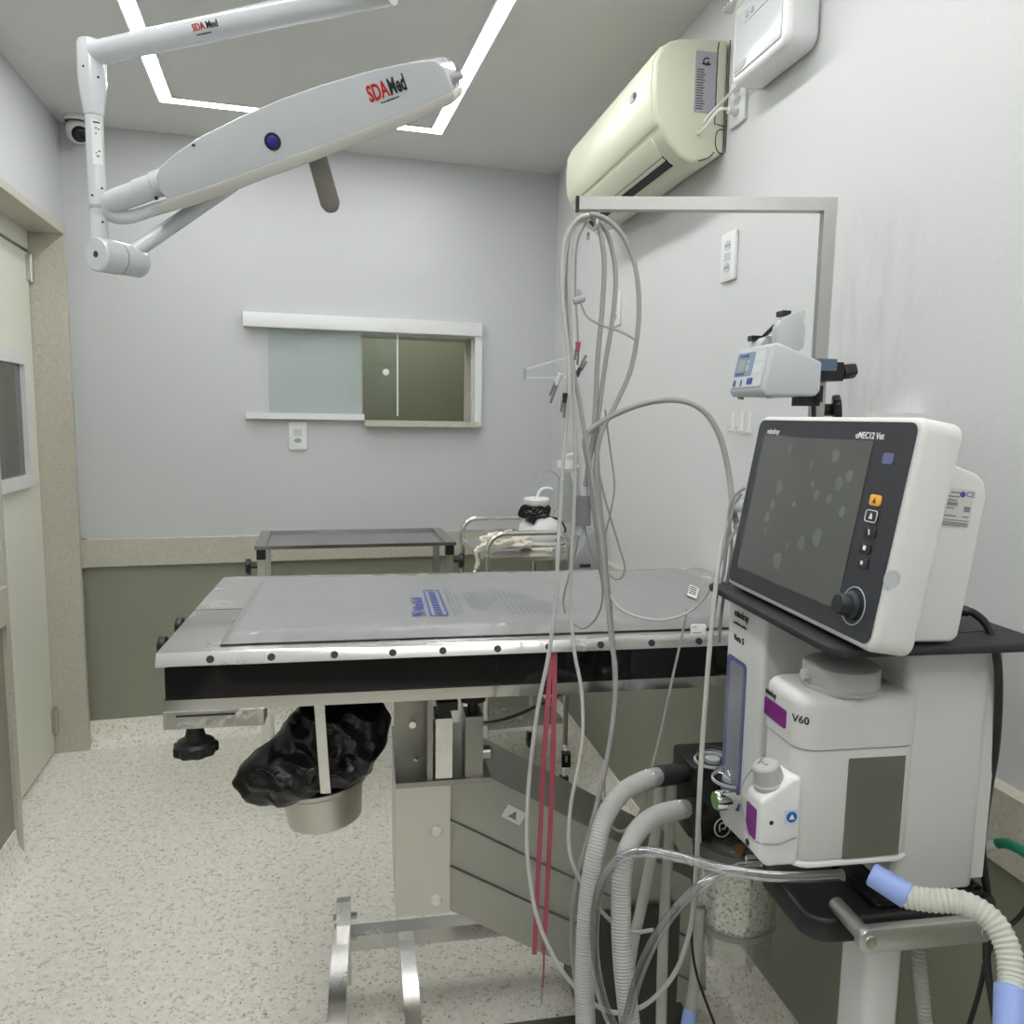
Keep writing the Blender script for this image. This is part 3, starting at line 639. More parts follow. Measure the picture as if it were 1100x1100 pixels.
# slanted arm of nested covers
ay = cy0+.020
def ap(x, y): q = ty(x, y, ay); return (q.x, q.z)
arm_t = [(478, 840), (528, 838), (694, 922), (760, 955)]
seams = [[(478, 880), (482, 882), (640, 957), (760, 1020)], [(478, 927), (482, 930), (640, 1003), (760, 1064)], [(478, 976), (483, 978), (620, 1042), (690, 1072)]]
cov = [arm_t] + seams
bx_r = ty(738, 1000, ay).x
for i in range(3):
    a = [ap(*q) for q in cov[i]]; b = [ap(*q) for q in cov[i+1]]
    b = [(x, z) for x, z in b]
    off = .006*(2-i)
    mb = MB(TM); mb.prism(a+b[::-1], (0, ay+off, 0), EX, EZ, (0, .24-2*off, 0), .0015, 1); mb.build('arm_cover', mat('cover_steel', (.42, .42, .385), .42, .8, var=.06, vscale=7), tab)
mb = MB(TM); pz = ap(553, 878); dl = V((ap(640, 922)[0]-ap(528, 866)[0], ap(640, 922)[1]-ap(528, 866)[1])).normalized()
q = V((pz[0], ay+.0108, pz[1])); mb.prism(rrect(-.022, .022, -.014, .014, .002), q, V((dl.x, 0, dl.y)), V((-dl.y, 0, dl.x)), (0, -.0012, 0)); sk = mb.build('arm_sticker', sticker, tab)
mb = MB(TM); mb.prism([(-.010, -.008), (.010, -.008), (0, .009)], q-EY*.0011, V((dl.x, 0, dl.y)), V((-dl.y, 0, dl.x)), (0, -.0006, 0)); mb.build('sticker_mark', ink_g, sk)
# base housing and floor frame
bq0, bq1 = ty(642, 960, ay), ty(738, 1000, ay)
zbx = ty(700, 975, ay).z
mb = MB(TM); mb.box(bq0.x, TLN-.22, ay-.006, ay+.25, .03, zbx, .004); mb.build('base_housing', mat('dark_housing', (.05, .05, .047), .3), tab)
fz0 = .012
mb = MB(TM); qb = tz(620, 1090, .03); mb.box(tz(505, 1098, .03).x, TLN-.16, qb.y-.10, qb.y, .0, .030, .003); mb.box(bq0.x+.02, TLN-.2, qb.y, .36, 0, .03, .003); mb.build('base_plate', mat('dark_base_steel', (.16, .155, .14), .4, .9), tab)
zb_ = .13
fa, fb = tz(384, 1003, zb_), tz(530, 994, zb_)
yb_ = (fa.y+fb.y)/2
mb = MB(TM); mb.box(fa.x-.02, fb.x+.22, yb_-.022, yb_+.022, zb_-.022, zb_+.016, .003); mb.build('foot_beam', steel, tab)
# two curved flat feet running towards the room's front
def foot(px_top, py_top, px_b, ztop, w):
    q = tz(px_top, py_top, zb_); x = q.x; y0_ = yb_-.02
    xb = tz(px_b, 1098, .03).x
    pts = []
    for i in range(13):
        t = i/12; pts.append(V((x+(xb-x)*t, y0_-.30*math.sin(t*PI/2), ztop*math.cos(t*PI/2)**.8+.012)))
    mb = MB(TM)
    v = []; f = []
    for i, p in enumerate(pts):
        tn = (pts[min(i+1, 12)]-pts[max(i-1, 0)]).normalized(); nn = V((1, 0, 0)).cross(tn).normalized(); 
        for sx2, sn in ((-1, 1), (1, 1), (1, -1), (-1, -1)): v.append(p+EX*sx2*w/2+nn*sn*.009)
    for i in range(12):
        for j in range(4): f.append((i*4+j, i*4+(j+1) % 4, i*4+4+(j+1) % 4, i*4+4+j))
    f += [(3, 2, 1, 0), (48, 49, 50, 51)]
    mb.add(v, f); bmesh.ops.recalc_face_normals(mb.bm, faces=mb.bm.faces)
    return mb
f1 = foot(369, 990, 362, .16, .036); q = tz(371, 985, zb_)
f1.box(q.x-.016, q.x+.016, yb_-.03, yb_-.01, .03, ty(372, 969, yb_-.03).z)
f1 = f1.build('curved_foot', steel, tab)
mb = MB(TM)
for py in (985, 1008): z = ty(365, py, yb_-.02).z; mb.cyl((q.x-.024, yb_-.02, z), (q.x+.03, yb_-.02, z), .008, n=6)
mb.build('foot_bolt', steel_d, f1)
foot(436, 1005, 444, .115, .034).build('curved_foot', steel, tab)

# ------------------------------------------------------------------ pad on the table
A, B_, Cc, D_ = tz(233, 694), tz(268, 621, TZ+.012), tz(758, 617, TZ+.02), tz(800, 676)
px0, px1 = (A.x+.004), min(Cc.x, TLN-.004); py0, py1 = max(.03, A.y), min(B_.y, TWD-.012)
pad = thing('heating_pad', 'grey padded heating mat in clear plastic lying on the operating table', 'mat', TM @ V(((px0+px1)/2, (py0+py1)/2, TZ)), TY)
def padz(u, v):
    ed = min(u, 1-u)*(px1-px0); ev = min(v, 1-v)*(py1-py0); e = min(ed, ev)
    h = .0145*(1-math.exp(-max(0, e-.003)/.007))+.0015
    n = noise.noise(V((u*9, v*3.5, 1.3)))*.5+noise.noise(V((u*26, v*9, 4.1)))*.25
    if ev < .05: n += noise.noise(V((u*60, v*8, 2)))*.9*(1-ev/.05)
    return TZ+.0012+h+(.0030+.0065*math.exp(-ev/.022))*n*min(1, e/.015)
NU, NV = 150, 44
mb = MB(TM); mb.sheet(lambda u, v: (px0+(px1-px0)*u, py0+(py1-py0)*v, padz(u, v)), NU, NV)
mb.sheet(lambda u, v: (px0+(px1-px0)*u, py0+(py1-py0)*(1-v), TZ+.0008), NU, NV)
pad_m = mat('grey_vinyl_pad', (.265, .27, .27), .38, coat=.08, bump=.05, bscale=30, var=.04, vscale=5)
bmesh.ops.remove_doubles(mb.bm, verts=mb.bm.verts, dist=.0009)
pb_ = mb.build('mat_body', pad_m, pad, smooth=60)
def pu(x, y): q = tz(x, y, TZ+.018); return (q.x, q.y)
def padpt(x, y): return V((x, y, padz((x-px0)/(px1-px0), (y-py0)/(py1-py0))+.0012))
def strip(mb, x0, x1, y0, y1, n=8):
    def fn(u, v): return padpt(x0+(x1-x0)*u, y0+(y1-y0)*v)
    mb.sheet(fn, 1 if x1-x0 < .01 else 4, n)
# printed panel: lettering runs across the table (reads from the far side)
la, lb = pu(455, 662), pu(470, 634)
bx0_, bx1_ = pu(458, 648)[0], pu(477, 648)[0]; by0_, by1_ = pu(466, 662)[1], pu(464, 634)[1]
mb = MB(TM); strip(mb, bx0_, bx1_, by0_, by0_+.006, 1); strip(mb, bx0_, bx1_, by1_-.006, by1_, 1); strip(mb, bx0_, bx0_+.004, by0_, by1_); strip(mb, bx1_-.004, bx1_, by0_, by1_)
for k in range(9): strip(mb, bx0_+.010, bx1_-.010, by0_+.014+k*(by1_-by0_-.03)/9, by0_+.014+(k+.62)*(by1_-by0_-.03)/9, 2)
mb.build('blue_print_box', ink_b, pad, smooth=0)
mb = MB(TM)
def mtext(mb, s, x, y, size): mb.text(s, size, padpt(x, y)+EZ*.0016, EY, -EX, .0003)
xl_ = bx0_-.008
mtext(mb, 'N', xl_, by0_+.0, .036); mtext(mb, 'Vita Seal', xl_, by0_+.040, .030)
mb.build('blue_print_title', ink_b, pad, smooth=0)
mb = MB(TM)
def pline(x, y0, y1, w=.0032):
    y = y0
    while y < y1:
        L = random.uniform(.006, .018); strip(mb, x, x+w, y, min(y1, y+L), 2); y += L+.004
rows = [(.010, .0, 1), (.018, .05, .95), (.026, .05, .85), (.046, .25, .8), (.053, .2, .7), (.060, .2, .9), (.067, .1, .85), (.074, .1, .7), (.081, .3, .8), (.088, .3, .7), (.100, .45, .62)]
hh = by1_-by0_
for dx, a, b in rows: pline(bx1_+dx, by0_+hh*a, by0_+hh*b)
mb.build('fine_print', ink_g, pad, smooth=0); mb = MB(TM)
for k in range(7): pline(bx1_+.108+.011*k, by0_+hh*.55, by0_+hh*(1.05-.06*k))
mb.build('fine_print', ink_g, pad, smooth=0); mb = MB(TM)
for k in range(9): pline(bx1_+.118+.011*k, by0_-hh*.02, by0_+hh*(.45-.02*(k % 3)), .0028 if k in (5, 6) else .0032)
mb.build('fine_print', ink_g, pad, smooth=0); mb = MB(TM)
for k in range(3): pline(bx1_+.232+.012*k, by0_+hh*.0, by0_+hh*(.6-.25*k))
mb.build('fine_print', ink_g, pad, smooth=0)
# small label at the right end of the pad
q = pu(743, 637)
mb = MB(TM); lp = [pu(*a) for a in ((741, 629), (751, 634), (748, 645), (738, 641))]
mb.add([padpt(*a)+EZ*.003 for a in lp]+[padpt(*a)+EZ*.0015 for a in lp], [(0, 1, 2, 3), (4, 7, 6, 5), (0, 4, 5, 1), (1, 5, 6, 2), (2, 6, 7, 3), (3, 7, 4, 0)]); lb_ = mb.build('corner_label', sticker, pad, smooth=0)
mb = MB(TM)
for k in range(4):
    t = .2+.18*k; a = V((*lp[0], 0)).lerp(V((*lp[3], 0)), t); b = V((*lp[1], 0)).lerp(V((*lp[2], 0)), t)
    a2, b2 = a.lerp(b, .15), a.lerp(b, .8); za_ = padpt(a.x, a.y).z+.0036; mb.bar((a2.x, a2.y, za_), (b2.x, b2.y, za_), .0035, .0006)
mb.build('label_print', ink, lb_, smooth=0)

# ------------------------------------------------------------------ bucket with black bag under the table
bt = PY(358, 843, 1.50); bb = PY(350, 872, 1.50)
bu = thing('bucket', 'small stainless bucket hung under the operating table', 'bucket', bb)
bax = (bt-bb).normalized()
bH = .078
mb = MB(); mb.lathe([(0, 0), (.064, 0), (.070, .004), (.078, bH-.012), (.078, bH-.01), (.088, bH-.002), (.088, bH+.005), (.080, bH+.005), (.074, bH-.012), (.066, .008), (0, .008)], bb-EZ*.012, (-.10, .03, 1), 40); mb.build('pail', steel_d, bu)
mb = MB(); hk0 = PY(343, 755, 1.362); hk1 = PY(350, 852, 1.368)
mb.bar(hk0, hk1, .018, .003, up=F_, bev=.001); mb.build('hanger_strap', steel, bu)
# crumpled bag
ol = [(248, 842), (262, 862), (280, 866), (300, 863), (320, 858), (345, 852), (372, 846), (400, 826), (416, 795), (421, 770), (414, 755), (395, 749), (360, 748), (330, 752), (312, 768), (298, 788), (270, 812), (256, 828)]
YBG = 1.465; bc_ = PY(345, 805, YBG)
olw = []
for q in ol: p = PY(q[0], q[1], YBG)-bc_; olw.append((p.x, p.z))
def rad(th):
    best = .05
    dx, dz = math.cos(th), math.sin(th)
    for i in range(len(olw)):
        (ax, az), (bx2, bz2) = olw[i], olw[(i+1) % len(olw)]
        ex, ez2 = bx2-ax, bz2-az; den = dx*ez2-dz*ex
        if abs(den) < 1e-9: continue
        t = (ax*ez2-az*ex)/den; s_ = (ax*dz-az*dx)/den
        if t > 0 and -1e-6 <= s_ <= 1+1e-6: best = t
    return best
def bagpt(u, v):
    th = 2*PI*u; ph = PI*v-PI/2
    r = rad(th); c = math.cos(ph); q = V((math.cos(th)*r*c, math.sin(ph)*.072, math.sin(th)*r*c))
    n1 = noise.noise(q*14+V((3, 1, 7))); n2 = noise.noise(q*32+V((9, 4, 2))); n3 = abs(noise.noise(q*22))
    n4 = abs(noise.noise(V((q.x*9+q.z*16, q.y*6, q.z*5-q.x*8))*1.6))
    k = 1+.16*n1+.07*n2-.30*n3-.35*n4
    kk = 1+.05*n1-.07*n3+.04*n2
    return bc_+V((q.x*kk, q.y*k*1.15, q.z*kk))
mb = MB(); mb.sheet(bagpt, 110, 56); bmesh.ops.remove_doubles(mb.bm, verts=mb.bm.verts, dist=1e-5)
bagm = mat('black_bag_plastic', (.010, .010, .011), .22, bump=.35, bscale=28)
tag(mb.build('trash_bag', bagm, smooth=60), 'crumpled black plastic bag bulging out of the hanging steel bucket', 'bag')

# ------------------------------------------------------------------ instrument table behind the operating table
IZ = .905
i0, i1, i2, i3 = PZ(273, 589, IZ), PZ(490, 584, IZ), PZ(481, 568, IZ), PZ(288, 571, IZ)
ux = (i1-i0).normalized(); uy = EZ.cross(ux)
IW = (i1-i0).length; IDp = .36
IM = frame(i0-EZ*IZ, ux, uy)
it = thing('instrument_table', 'stainless tray table with black knobs behind the operating table', 'instrument table', IM @ V((IW/2, IDp/2, 0)), math.atan2(ux.y, ux.x))
mb = MB(IM)
mb.box(0, IW, 0, IDp, IZ-.006, IZ-.003, .001)
for a in ((0, IW, 0, .014), (0, IW, IDp-.014, IDp), (0, .035, .014, IDp-.014), (IW-.035, IW, .014, IDp-.014)):
    mb.box(a[0], a[1], a[2], a[3], IZ-.004, IZ+.006, .002)
mb.build('tray', mat('tray_steel', (.40, .40, .40), .22, 1, var=.06), it)
mb = MB(IM)
for x in (.006, IW-.036): mb.box(x, x+.030, .004, .034, IZ-.040, IZ-.006, .003)
for x in (.006, IW-.036): mb.box(x, x+.030, IDp-.034, IDp-.004, IZ-.040, IZ-.006, .003)
mb.build('corner_bracket', black, it)
for x, s in ((.021, -1), (IW-.021, 1)):
    for yy in (.019, IDp-.019):
        mb = MB(IM); mb.box(x-.0125, x+.0125, yy-.0125, yy+.0125, .03, IZ-.038, .002); mb.build('leg', steel, it)
    mb = MB(IM); mb.cyl((x+s*.012, .019, IZ-.065), (x+s*.037, .019, IZ-.065), .006, n=12); star(mb, (x+s*.034, .019, IZ-.065), (s, 0, 0), .027, .016); mb.build('clamp_knob', black, it)
    mb = MB(IM); mb.box(x-.012, x+.012, .0, IDp, .10, .125, .002); mb.build('side_rail', steel, it)
    for yy in (.019, IDp-.019):
        mb = MB(IM); mb.cyl((x-.01, yy, .02), (x+.01, yy, .02), .02, n=20, ch=.003); mb.build('foot_pad', black, it)

# ------------------------------------------------------------------ small steel cart in the corner
KZ = .955
ky0, ky1, kx0, kx1 = 2.585, 2.945, .600, .925
kn = PZ(520, 574, KZ); kf = PZ(501, 557, KZ); ky0, ky1 = kn.y, kf.y; kx0 = (kn.x+kf.x)/2; kx1 = PY(612, 590, ky0).x
cart = thing('cart', 'small steel cart with tubular rails in the corner, behind the operating table', 'cart', ((kx0+kx1)/2, (ky0+ky1)/2, 0))
SZ = PY(560, 598, ky0).z
def loop(y):
    mb = MB(); r = .055
    pts = [(kx0, y, .06), (kx0, y, KZ-r)]+[(kx0+r-r*math.cos(a), y, KZ-r+r*math.sin(a)) for a in [PI/12*i for i in range(1, 7)]]
    pts += [(kx1-r+r*math.sin(a), y, KZ-r+r*math.cos(a)) for a in [PI/12*i for i in range(0, 7)]]+[(kx1, y, .06)]
    mb.tube(pts, .0095, 14, 0); return mb.build('rail_hoop', steel, cart)
for y in (ky0, ky1):
    h_ = loop(y); mb = MB(); mb.tube([(kx0+.012, y, KZ-.048), (kx1-.012, y, KZ-.048)], .004, 8, 0); mb.build('guard_bar', steel, h_)
mb = MB(); mb.box(kx0-.006, kx1+.006, ky0-.006, ky1+.006, SZ-.016, SZ, .003); mb.build('shelf', steel, cart)
mb = MB(); mb.box(kx0-.004, kx1+.004, ky0-.004, ky1+.004, .25, .266, .003); mb.build('shelf', steel, cart)
for x in (kx0, kx1):
    for y in (ky0, ky1):
        mb = MB(); mb.cyl((x-.011, y, .03), (x+.011, y, .03), .03, n=20, ch=.004); mb.box(x-.014, x+.014, y-.012, y+.012, .03, .066, .004); mb.build('caster', black, cart)
# suction aspirator on the cart
def on_cart(px, y): q = PY(px, 590, y); return V((q.x, y, SZ))
ac_ = on_cart(588, 2.72); ac_.x = kx1-.045
asp = thing('aspirator', 'white bulbous aspirator with jar and wound black cord on the cart', 'aspirator', ac_)
k = 1.0
mb = MB(); mb.lathe([(0, 0), (.080, 0), (.085, .006), (.086, .02), (.080, .03), (.084, .036), (.0855, .055), (.082, .080), (.066, .104), (.045, .115), (0, .118)], ac_, EZ, 40); ab = mb.build('base', white, asp)
mb = MB(); mb.lathe([(.086, .0145), (.0868, .017), (.086, .0195)], ac_, EZ, 40); mb.build('base_seam', ink, ab)
jc = ac_+V((-.022, -.0, .112))
mb = MB(); mb.lathe([(0, 0), (.040, 0), (.042, .01), (.042, .05), (0, .05)], jc, EZ, 30); jb = mb.build('jar', mat('jar_plastic', (.70, .72, .70), .2), asp)
mb = MB(); mb.lathe([(0, .048), (.046, .048), (.048, .052), (.048, .066), (.044, .071), (0, .072)], jc, EZ, 32); mb.build('lid', white, jb)
mb = MB(); mb.tube([jc+V((.004, 0, .068)), jc+V((.006, 0, .085)), jc+V((.02, 0, .102)), jc+V((.045, 0, .104)), jc+V((.06, 0, .10))], .006, 10); mb.build('spout', white, jb)
mb = MB(); pts = []
rr = random.Random(3)
for i in range(70):
    a = i*2*PI/9.5; r = .046+rr.uniform(-.004, .010); pts.append(jc+V((r*math.cos(a)-.004, r*math.sin(a), .018+.016*math.sin(i*.9)+rr.uniform(-.008, .012))))
pts += [jc+V((.06, -.05, .0)), jc+V((.095, -.05, -.035)), jc+V((.088, -.055, -.06)), jc+V((.05, -.08, -.075))]
mb.tube(pts, .0036, 6, 4)
for q in range(3): mb.tube([jc+V((-.045, -.02, .0)), jc+V((-.068-.004*q, -.03, .012)), jc+V((-.06, -.03, .034+.006*q)), jc+V((-.03, -.045, .04))], .0034, 6, 5)
mb.box(-.014, .014, -.01, .01, -.011, .011, .003, M=Matrix.Translation(jc+V((-.035, -.052, -.004))) @ Matrix.Rotation(.5, 4, 'Y'))
mb.build('power_cord', black, asp)
mb = MB(); c_ = jc+V((.055, .03, .0)); mb.tube([c_+V((-.06, 0, .10)), c_+V((-.05, 0, .145)), c_+V((-.01, 0, .165)), c_+V((.03, 0, .155)), c_+V((.05, 0, .11)), c_+V((.045, 0, .05)), c_+V((.02, 0, .0))], .0028, 8); mb.build('thin_hose', cable_l, asp)
# cream gauze rope
mb = MB(); rr = random.Random(5); g0 = V((kx0+.085, ky0+.13, SZ))
pts = []
for i in range(80):
    a = i*2.3+rr.random(); r = .012+.055*rr.random(); pts.append(g0+V((r*1.5*math.cos(a)+.01, r*math.sin(a), .010+.062*rr.random()*(1-r*9)+.010)))
e_ = V((kx0-.016, ky0+.10, SZ))
pts = [e_+V((-.002, .0, -.10)), e_+V((-.006, 0, -.07)), e_+V((.004, 0, -.035)), e_+V((-.002, 0, .006)), e_+V((.02, 0, .026)), e_+V((.06, .01, .03))]+pts+[g0+V((.10, -.03, .012)), g0+V((.14, -.06, .010)), g0+V((.165, -.07, .010))]
mb.tube(pts, .0105, 10, 6, rfun=lambda L, t: .0070+.0022*math.sin(L*420)+.0014*math.sin(L*130))
for q in range(3): mb.tube([e_+V((-.002, 0, -.095)), e_+V((-.01+.008*q, .004, -.115)), e_+V((-.012+.011*q, .003, -.13))], .003, 6, 3)
tag(mb.build('gauze_rope', mat('cream_gauze', (.80, .76, .64), .8, bump=.3, bscale=250), smooth=60), 'cream gauze rope heaped on the cart with one end hanging over the side', 'gauze')
# clear bottle with white cap behind the cables
cb_ = PW(608, 497, .052)-EZ*.245
bo_ = thing('clear_bottle', 'clear flask with white cap on the right wall above the cart, behind cables', 'bottle', cb_)
mb = MB(); mb.lathe([(0, .002), (.030, .002), (.032, .008), (.032, .16), (.020, .20), (.016, .205), (.016, .225), (.013, .225), (.013, .20), (.028, .16), (.028, .006), (0, .006)], cb_, EZ, 28); mb.build('bottle_body', clear_p, bo_)
mb = MB(); mb.lathe([(0, .255), (.034, .255), (.036, .25), (.036, .222), (.018, .212), (.0165, .205)], cb_, EZ, 28); mb.cyl(cb_+V((0, 0, .255)), cb_+V((0, 0, .275)), .010, n=16); mb.tube([cb_+V((0, 0, .272)), cb_+V((.02, -.01, .280)), cb_+V((.045, -.01, .283))], .006, 8); mb.build('bottle_cap', white, bo_); mb = MB(); mb.bar(cb_+V((0, 0, .232)), cb_+V((0, 0, .232))+NR*.055, .02, .012, bev=.002); mb.build('wall_bracket', white, bo_)

# ------------------------------------------------------------------ anaesthesia machine (local frame: x towards the room front, y into the wall)
YA = -1.69
MO = V((.617, .846, 0)); MM = Matrix.Translation(MO) @ Matrix.Rotation(YA, 4, 'Z'); MI = MM.inverted(); M3 = MM.to_3x3()
def ml(x, y, ax, v):
    if ax == 'z': return MI @ PZ(x, y, v)
    n = M3 @ (EX if ax == 'x' else EY); return MI @ PL(x, y, MO+n*v, n)
am = thing('anesthesia_machine', 'white anesthesia machine on a column with black top shelf, right of the operating table', 'anesthesia machine', MO, YA)
TX = .12                     # right flank of the tower
y_f, y_b = .085, .195
mb = MB(MM); mb.prism(rrect(-.18, TX, y_f, y_b, .014), (0, 0, .79), EX, EY, (0, 0, .307), .003); tow = mb.build('tower', offwhite, am)
mb = MB(MM); mb.box(TX-.035, TX-.004, y_b-.03, y_b+.012, .80, 1.09, .004); mb.build('tower_back', offwhite, tow)
# shelf
mb = MB(MM); mb.prism(rrect(-.187, .165, -.04, .226, .022), (0, 0, 1.098), EX, EY, (0, 0, .010), .0035); shf = mb.build('top_shelf', black_m, am)
mb = MB(MM)
for a, b in (((965, 686), (1020, 680)), ((1030, 679), (1070, 676))):
    p, q = ml(*a, 'z', 1.108), ml(*b, 'z', 1.108); mb.bar(V((p.x, p.y, 1.1083)), V((q.x, q.y, 1.1083)), .008, .001)
mb.build('shelf_slot', ink, shf)
# flowmeter panel
FPY = .0
fx0, fx1 = -.186, -.068
mb = MB(MM); mb.prism([(fx0, 1.097), (fx0, .735), (fx0+.02, .728), (fx1, .738), (fx1, 1.097)], (0, FPY, 0), EX, EZ, (0, .10, 0), .007, 3); fpn = mb.build('flowmeter_panel', white, am)
w0, w1 = ml(787, 697, 'y', FPY), ml(797, 884, 'y', FPY)
wx0, wx1 = ml(783, 700, 'y', FPY).x, ml(803, 712, 'y', FPY).x; wz0, wz1 = .775, 1.0
mb = MB(MM); mb.prism(rrect(wx0, wx1, wz0, wz1, .008), (0, FPY-.0004, 0), EX, EZ, (0, -.0014, 0)); fw = mb.build('flowmeter_window', mat('violet_blue_panel', (.15, .17, .36), .25, coat=.4), fpn)
mb = MB(MM); mb.prism(rrect(wx0+.013, wx1-.006, wz0+.035, wz1-.006, .008), (0, FPY-.0014, 0), EX, EZ, (0, -.0016, 0)); mb.build('flow_tube', mat('smoky_flow_tube', (.30, .31, .36), .15, coat=.4), fw)
mb = MB(MM)
for i in range(15): z = wz0+.05+.0115*i; mb.box(wx1-.024, wx1-.018+(.006 if i % 5 == 0 else 0), FPY-.0034, FPY-.003, z, z+.0012)
mb.build('flow_scale', ink_g, fw)
kq = ml(797, 858, 'y', FPY); kd = V((-.0, -1, 0))
mb = MB(MM); c = V((kq.x, FPY, kq.z)); mb.cyl(c, c+V((0, -.016, 0)), .007, n=16); mb.lathe([(.0125, .012), (.0145, .015), (.0145, .038), (.0125, .042), (0, .042)], c, (0, -1, 0), 24); kb = mb.build('flow_knob', steel_m, fpn)
mb = MB(MM); mb.cyl(c+V((0, -.0421, 0)), c+V((0, -.0432, 0)), .0112, n=24); mb.build('green_cap', mat('green_cap', (.16, .33, .10), .4), kb)
mb = MB(MM); q = ml(787, 668, 'y', FPY); mb.text('mindray', .0155, (wx0+.014, FPY-.0006, 1.062), EX, EZ, .0004, .9); mb.text('anesthesia machine', .0065, (wx0+.012, FPY-.0006, 1.050), EX, EZ, .0003, .85); mb.text('Veta 5', .0125, (wx0+.016, FPY-.0006, 1.026), EX, EZ, .0004, 1); mb.build('panel_lettering', ink, fpn, smooth=0)
# vaporizer
vx0, vx1, vy0, vy1, vz0, vz1 = .030, .124, -.050, .105, .842, 1.040
mb = MB(MM); mb.prism(rrect(vx0, vx1, vy0, vy1, .024, 8), (0, 0, vz0), EX, EY, (0, 0, .977-vz0), .004, 2, .9); vap = mb.build('vaporizer', offwhite, am)
mb = MB(MM); mb.prism(rrect(vx0-.0015, vx1+.0015, vy0-.0015, vy1, .025, 8), (0, 0, .9785), EX, EY, (0, 0, vz1-.9785), .014, 4, .9, only=lambda c: c.z > vz1-.001); mb.build('vaporizer_head', offwhite, vap)
mb = MB(MM); mb.prism(rrect(vx0-.002, vx1+.003, vy0-.003, vy1, .025, 8), (0, 0, vz0-.006), EX, EY, (0, 0, .006), .002, 2, .9); mb.build('bottom_rim', white, vap)
cc = ml(901, 742, 'z', vz1); cc = V((min(cc.x, .082)+.002, cc.y+.014, vz1))
mb = MB(MM); mb.lathe([(0, 0), (.0455, 0), (.0455, .004), (.0435, .006), (.0435, .024), (.0425, .027), (.039, .029), (0, .0295)], cc-EZ*.001, EZ, 44); cp_ = mb.build('filler_cap', mat('cap_grey', (.40, .40, .385), .45), vap)
mb = MB(MM); mb.cyl(cc+V((.0, -.0435, .014)), cc+V((.0, -.049, .014)), .0065, n=16); mb.build('cap_button', lgrey_p, cp_)
pq0, pq1 = ml(836, 768, 'y', vy0).z, ml(836, 790, 'y', vy0).z
mb = MB(MM)
p0 = ml(837, 778, 'y', vy0); p1 = ml(862, 787, 'y', vy0)
mb.prism(rrect(vx0+.012, vx1-.030, .992, 1.014, .003), (0, vy0-.0016, 0), EX, EZ, (0, -.0012, 0)); mb.build('purple_label', purple, vap)
mb = MB(MM); mb.text('mindray', .0105, (vx0+.012, vy0-.0019, 1.0185), EX, EZ, .0003, .75); mb.build('maker_lettering', ink, vap, smooth=0)
an = math.radians(40); d1 = V((math.cos(an), math.sin(an), 0)); nn = V((math.sin(an), -math.cos(an), 0))
pc = V((vx1-.024, vy0+.024, 0))+nn*.0256
mb = MB(MM); mb.text('V60', .0125, pc-d1*.011+EZ*1.008, d1, EZ, .0003); mb.build('model_lettering', ink, vap, smooth=0)
g0, g1 = ml(908, 815, 'x', vx1), ml(962, 925, 'x', vx1)
mb = MB(MM); mb.box(vx1-.002, vx1+.0012, max(g0.y, .012), .0835, vz0+.002, .966, .001); mb.build('sight_window', mat('smoky_window', (.135, .135, .11), .22, coat=.3, var=.15, vscale=12), vap)
# dial block
bx0v, bx1v, by0v, by1v = .084, .122, -.092, -.042
mb = MB(MM); mb.prism([(by0v, .850), (by0v+.012, .838), (by1v, .838), (by1v, .945), (by1v-.012, .945), (by0v, .918)], (bx0v, 0, 0), EY, EZ, (bx1v-bx0v, 0, 0), .005, 3); db = mb.build('dial_block', white, am)
kc = V(((bx0v+bx1v)/2-.003, -.070, .928)); kax = V((0, -.30, 1)).normalized()
mb = MB(MM); mb.lathe([(0, 0), (.0195, 0), (.0195, .005), (.0175, .007), (.0155, .025), (.0135, .027), (0, .027)], kc, kax, 32); dk = mb.build('dial', mat('dial_grey', (.42, .42, .41), .45), db)
mb = MB(MM); mb.bar(kc+kax*.0275+V((-.012, 0, 0)), kc+kax*.0275+V((.004, 0, 0)), .003, .001, up=kax); mb.build('dial_mark', grey_p, dk)
mb = MB(MM); mb.prism(rrect(bx0v+.006, bx1v-.008, .868, .905, .002), (0, by0v-.0002, 0), EX, EZ, (0, -.001, 0)); mb.build('purple_label', purple, db)
mb = MB(MM); mb.prism(rrect(-.062, -.046, .890, .908, .002), (bx1v+.0002, 0, 0), EY, EZ, (.001, 0, 0)); bl = mb.build('blue_sign_label', mat('pale_blue_sticker', (.55, .66, .78), .4), db)
mb = MB(MM); mb.lathe([(0, .001), (.0064, .001), (.0064, 0)], (bx1v+.0008, -.054, .899), (1, 0, 0), 24); mb.build('blue_disc', mat('blue_disc', (.02, .11, .36), .4), bl)
mb = MB(MM); mb.prism([(-.0035, -.0025), (.0035, -.0025), (0, .004)], (bx1v+.0018, -.054, .899), EY, EZ, (.0004, 0, 0)); mb.build('white_triangle', ink_w, bl)
mb = MB(MM); mb.cyl((bx1v-.001, -.078, .893), (bx1v+.0006, -.078, .893), .0026, n=12); mb.cyl((bx0v+.012, by0v+.001, .856), (bx0v+.012, by0v-.0012, .856), .004, n=12); mb.build('screw_hole', ink, db)
mb = MB(MM); mb.tube([kc+kax*.033+V((-.004, 0, 0)), V((bx0v+.004, -.099, .925)), V((bx0v+.012, -.100, .90)), V((bx0v+.03, -.099, .872)), V((bx1v+.003, -.075, .868)), V((bx1v+.002, -.047, .874))], .0010, 6); mb.build('leash_wire', cable_g, db)
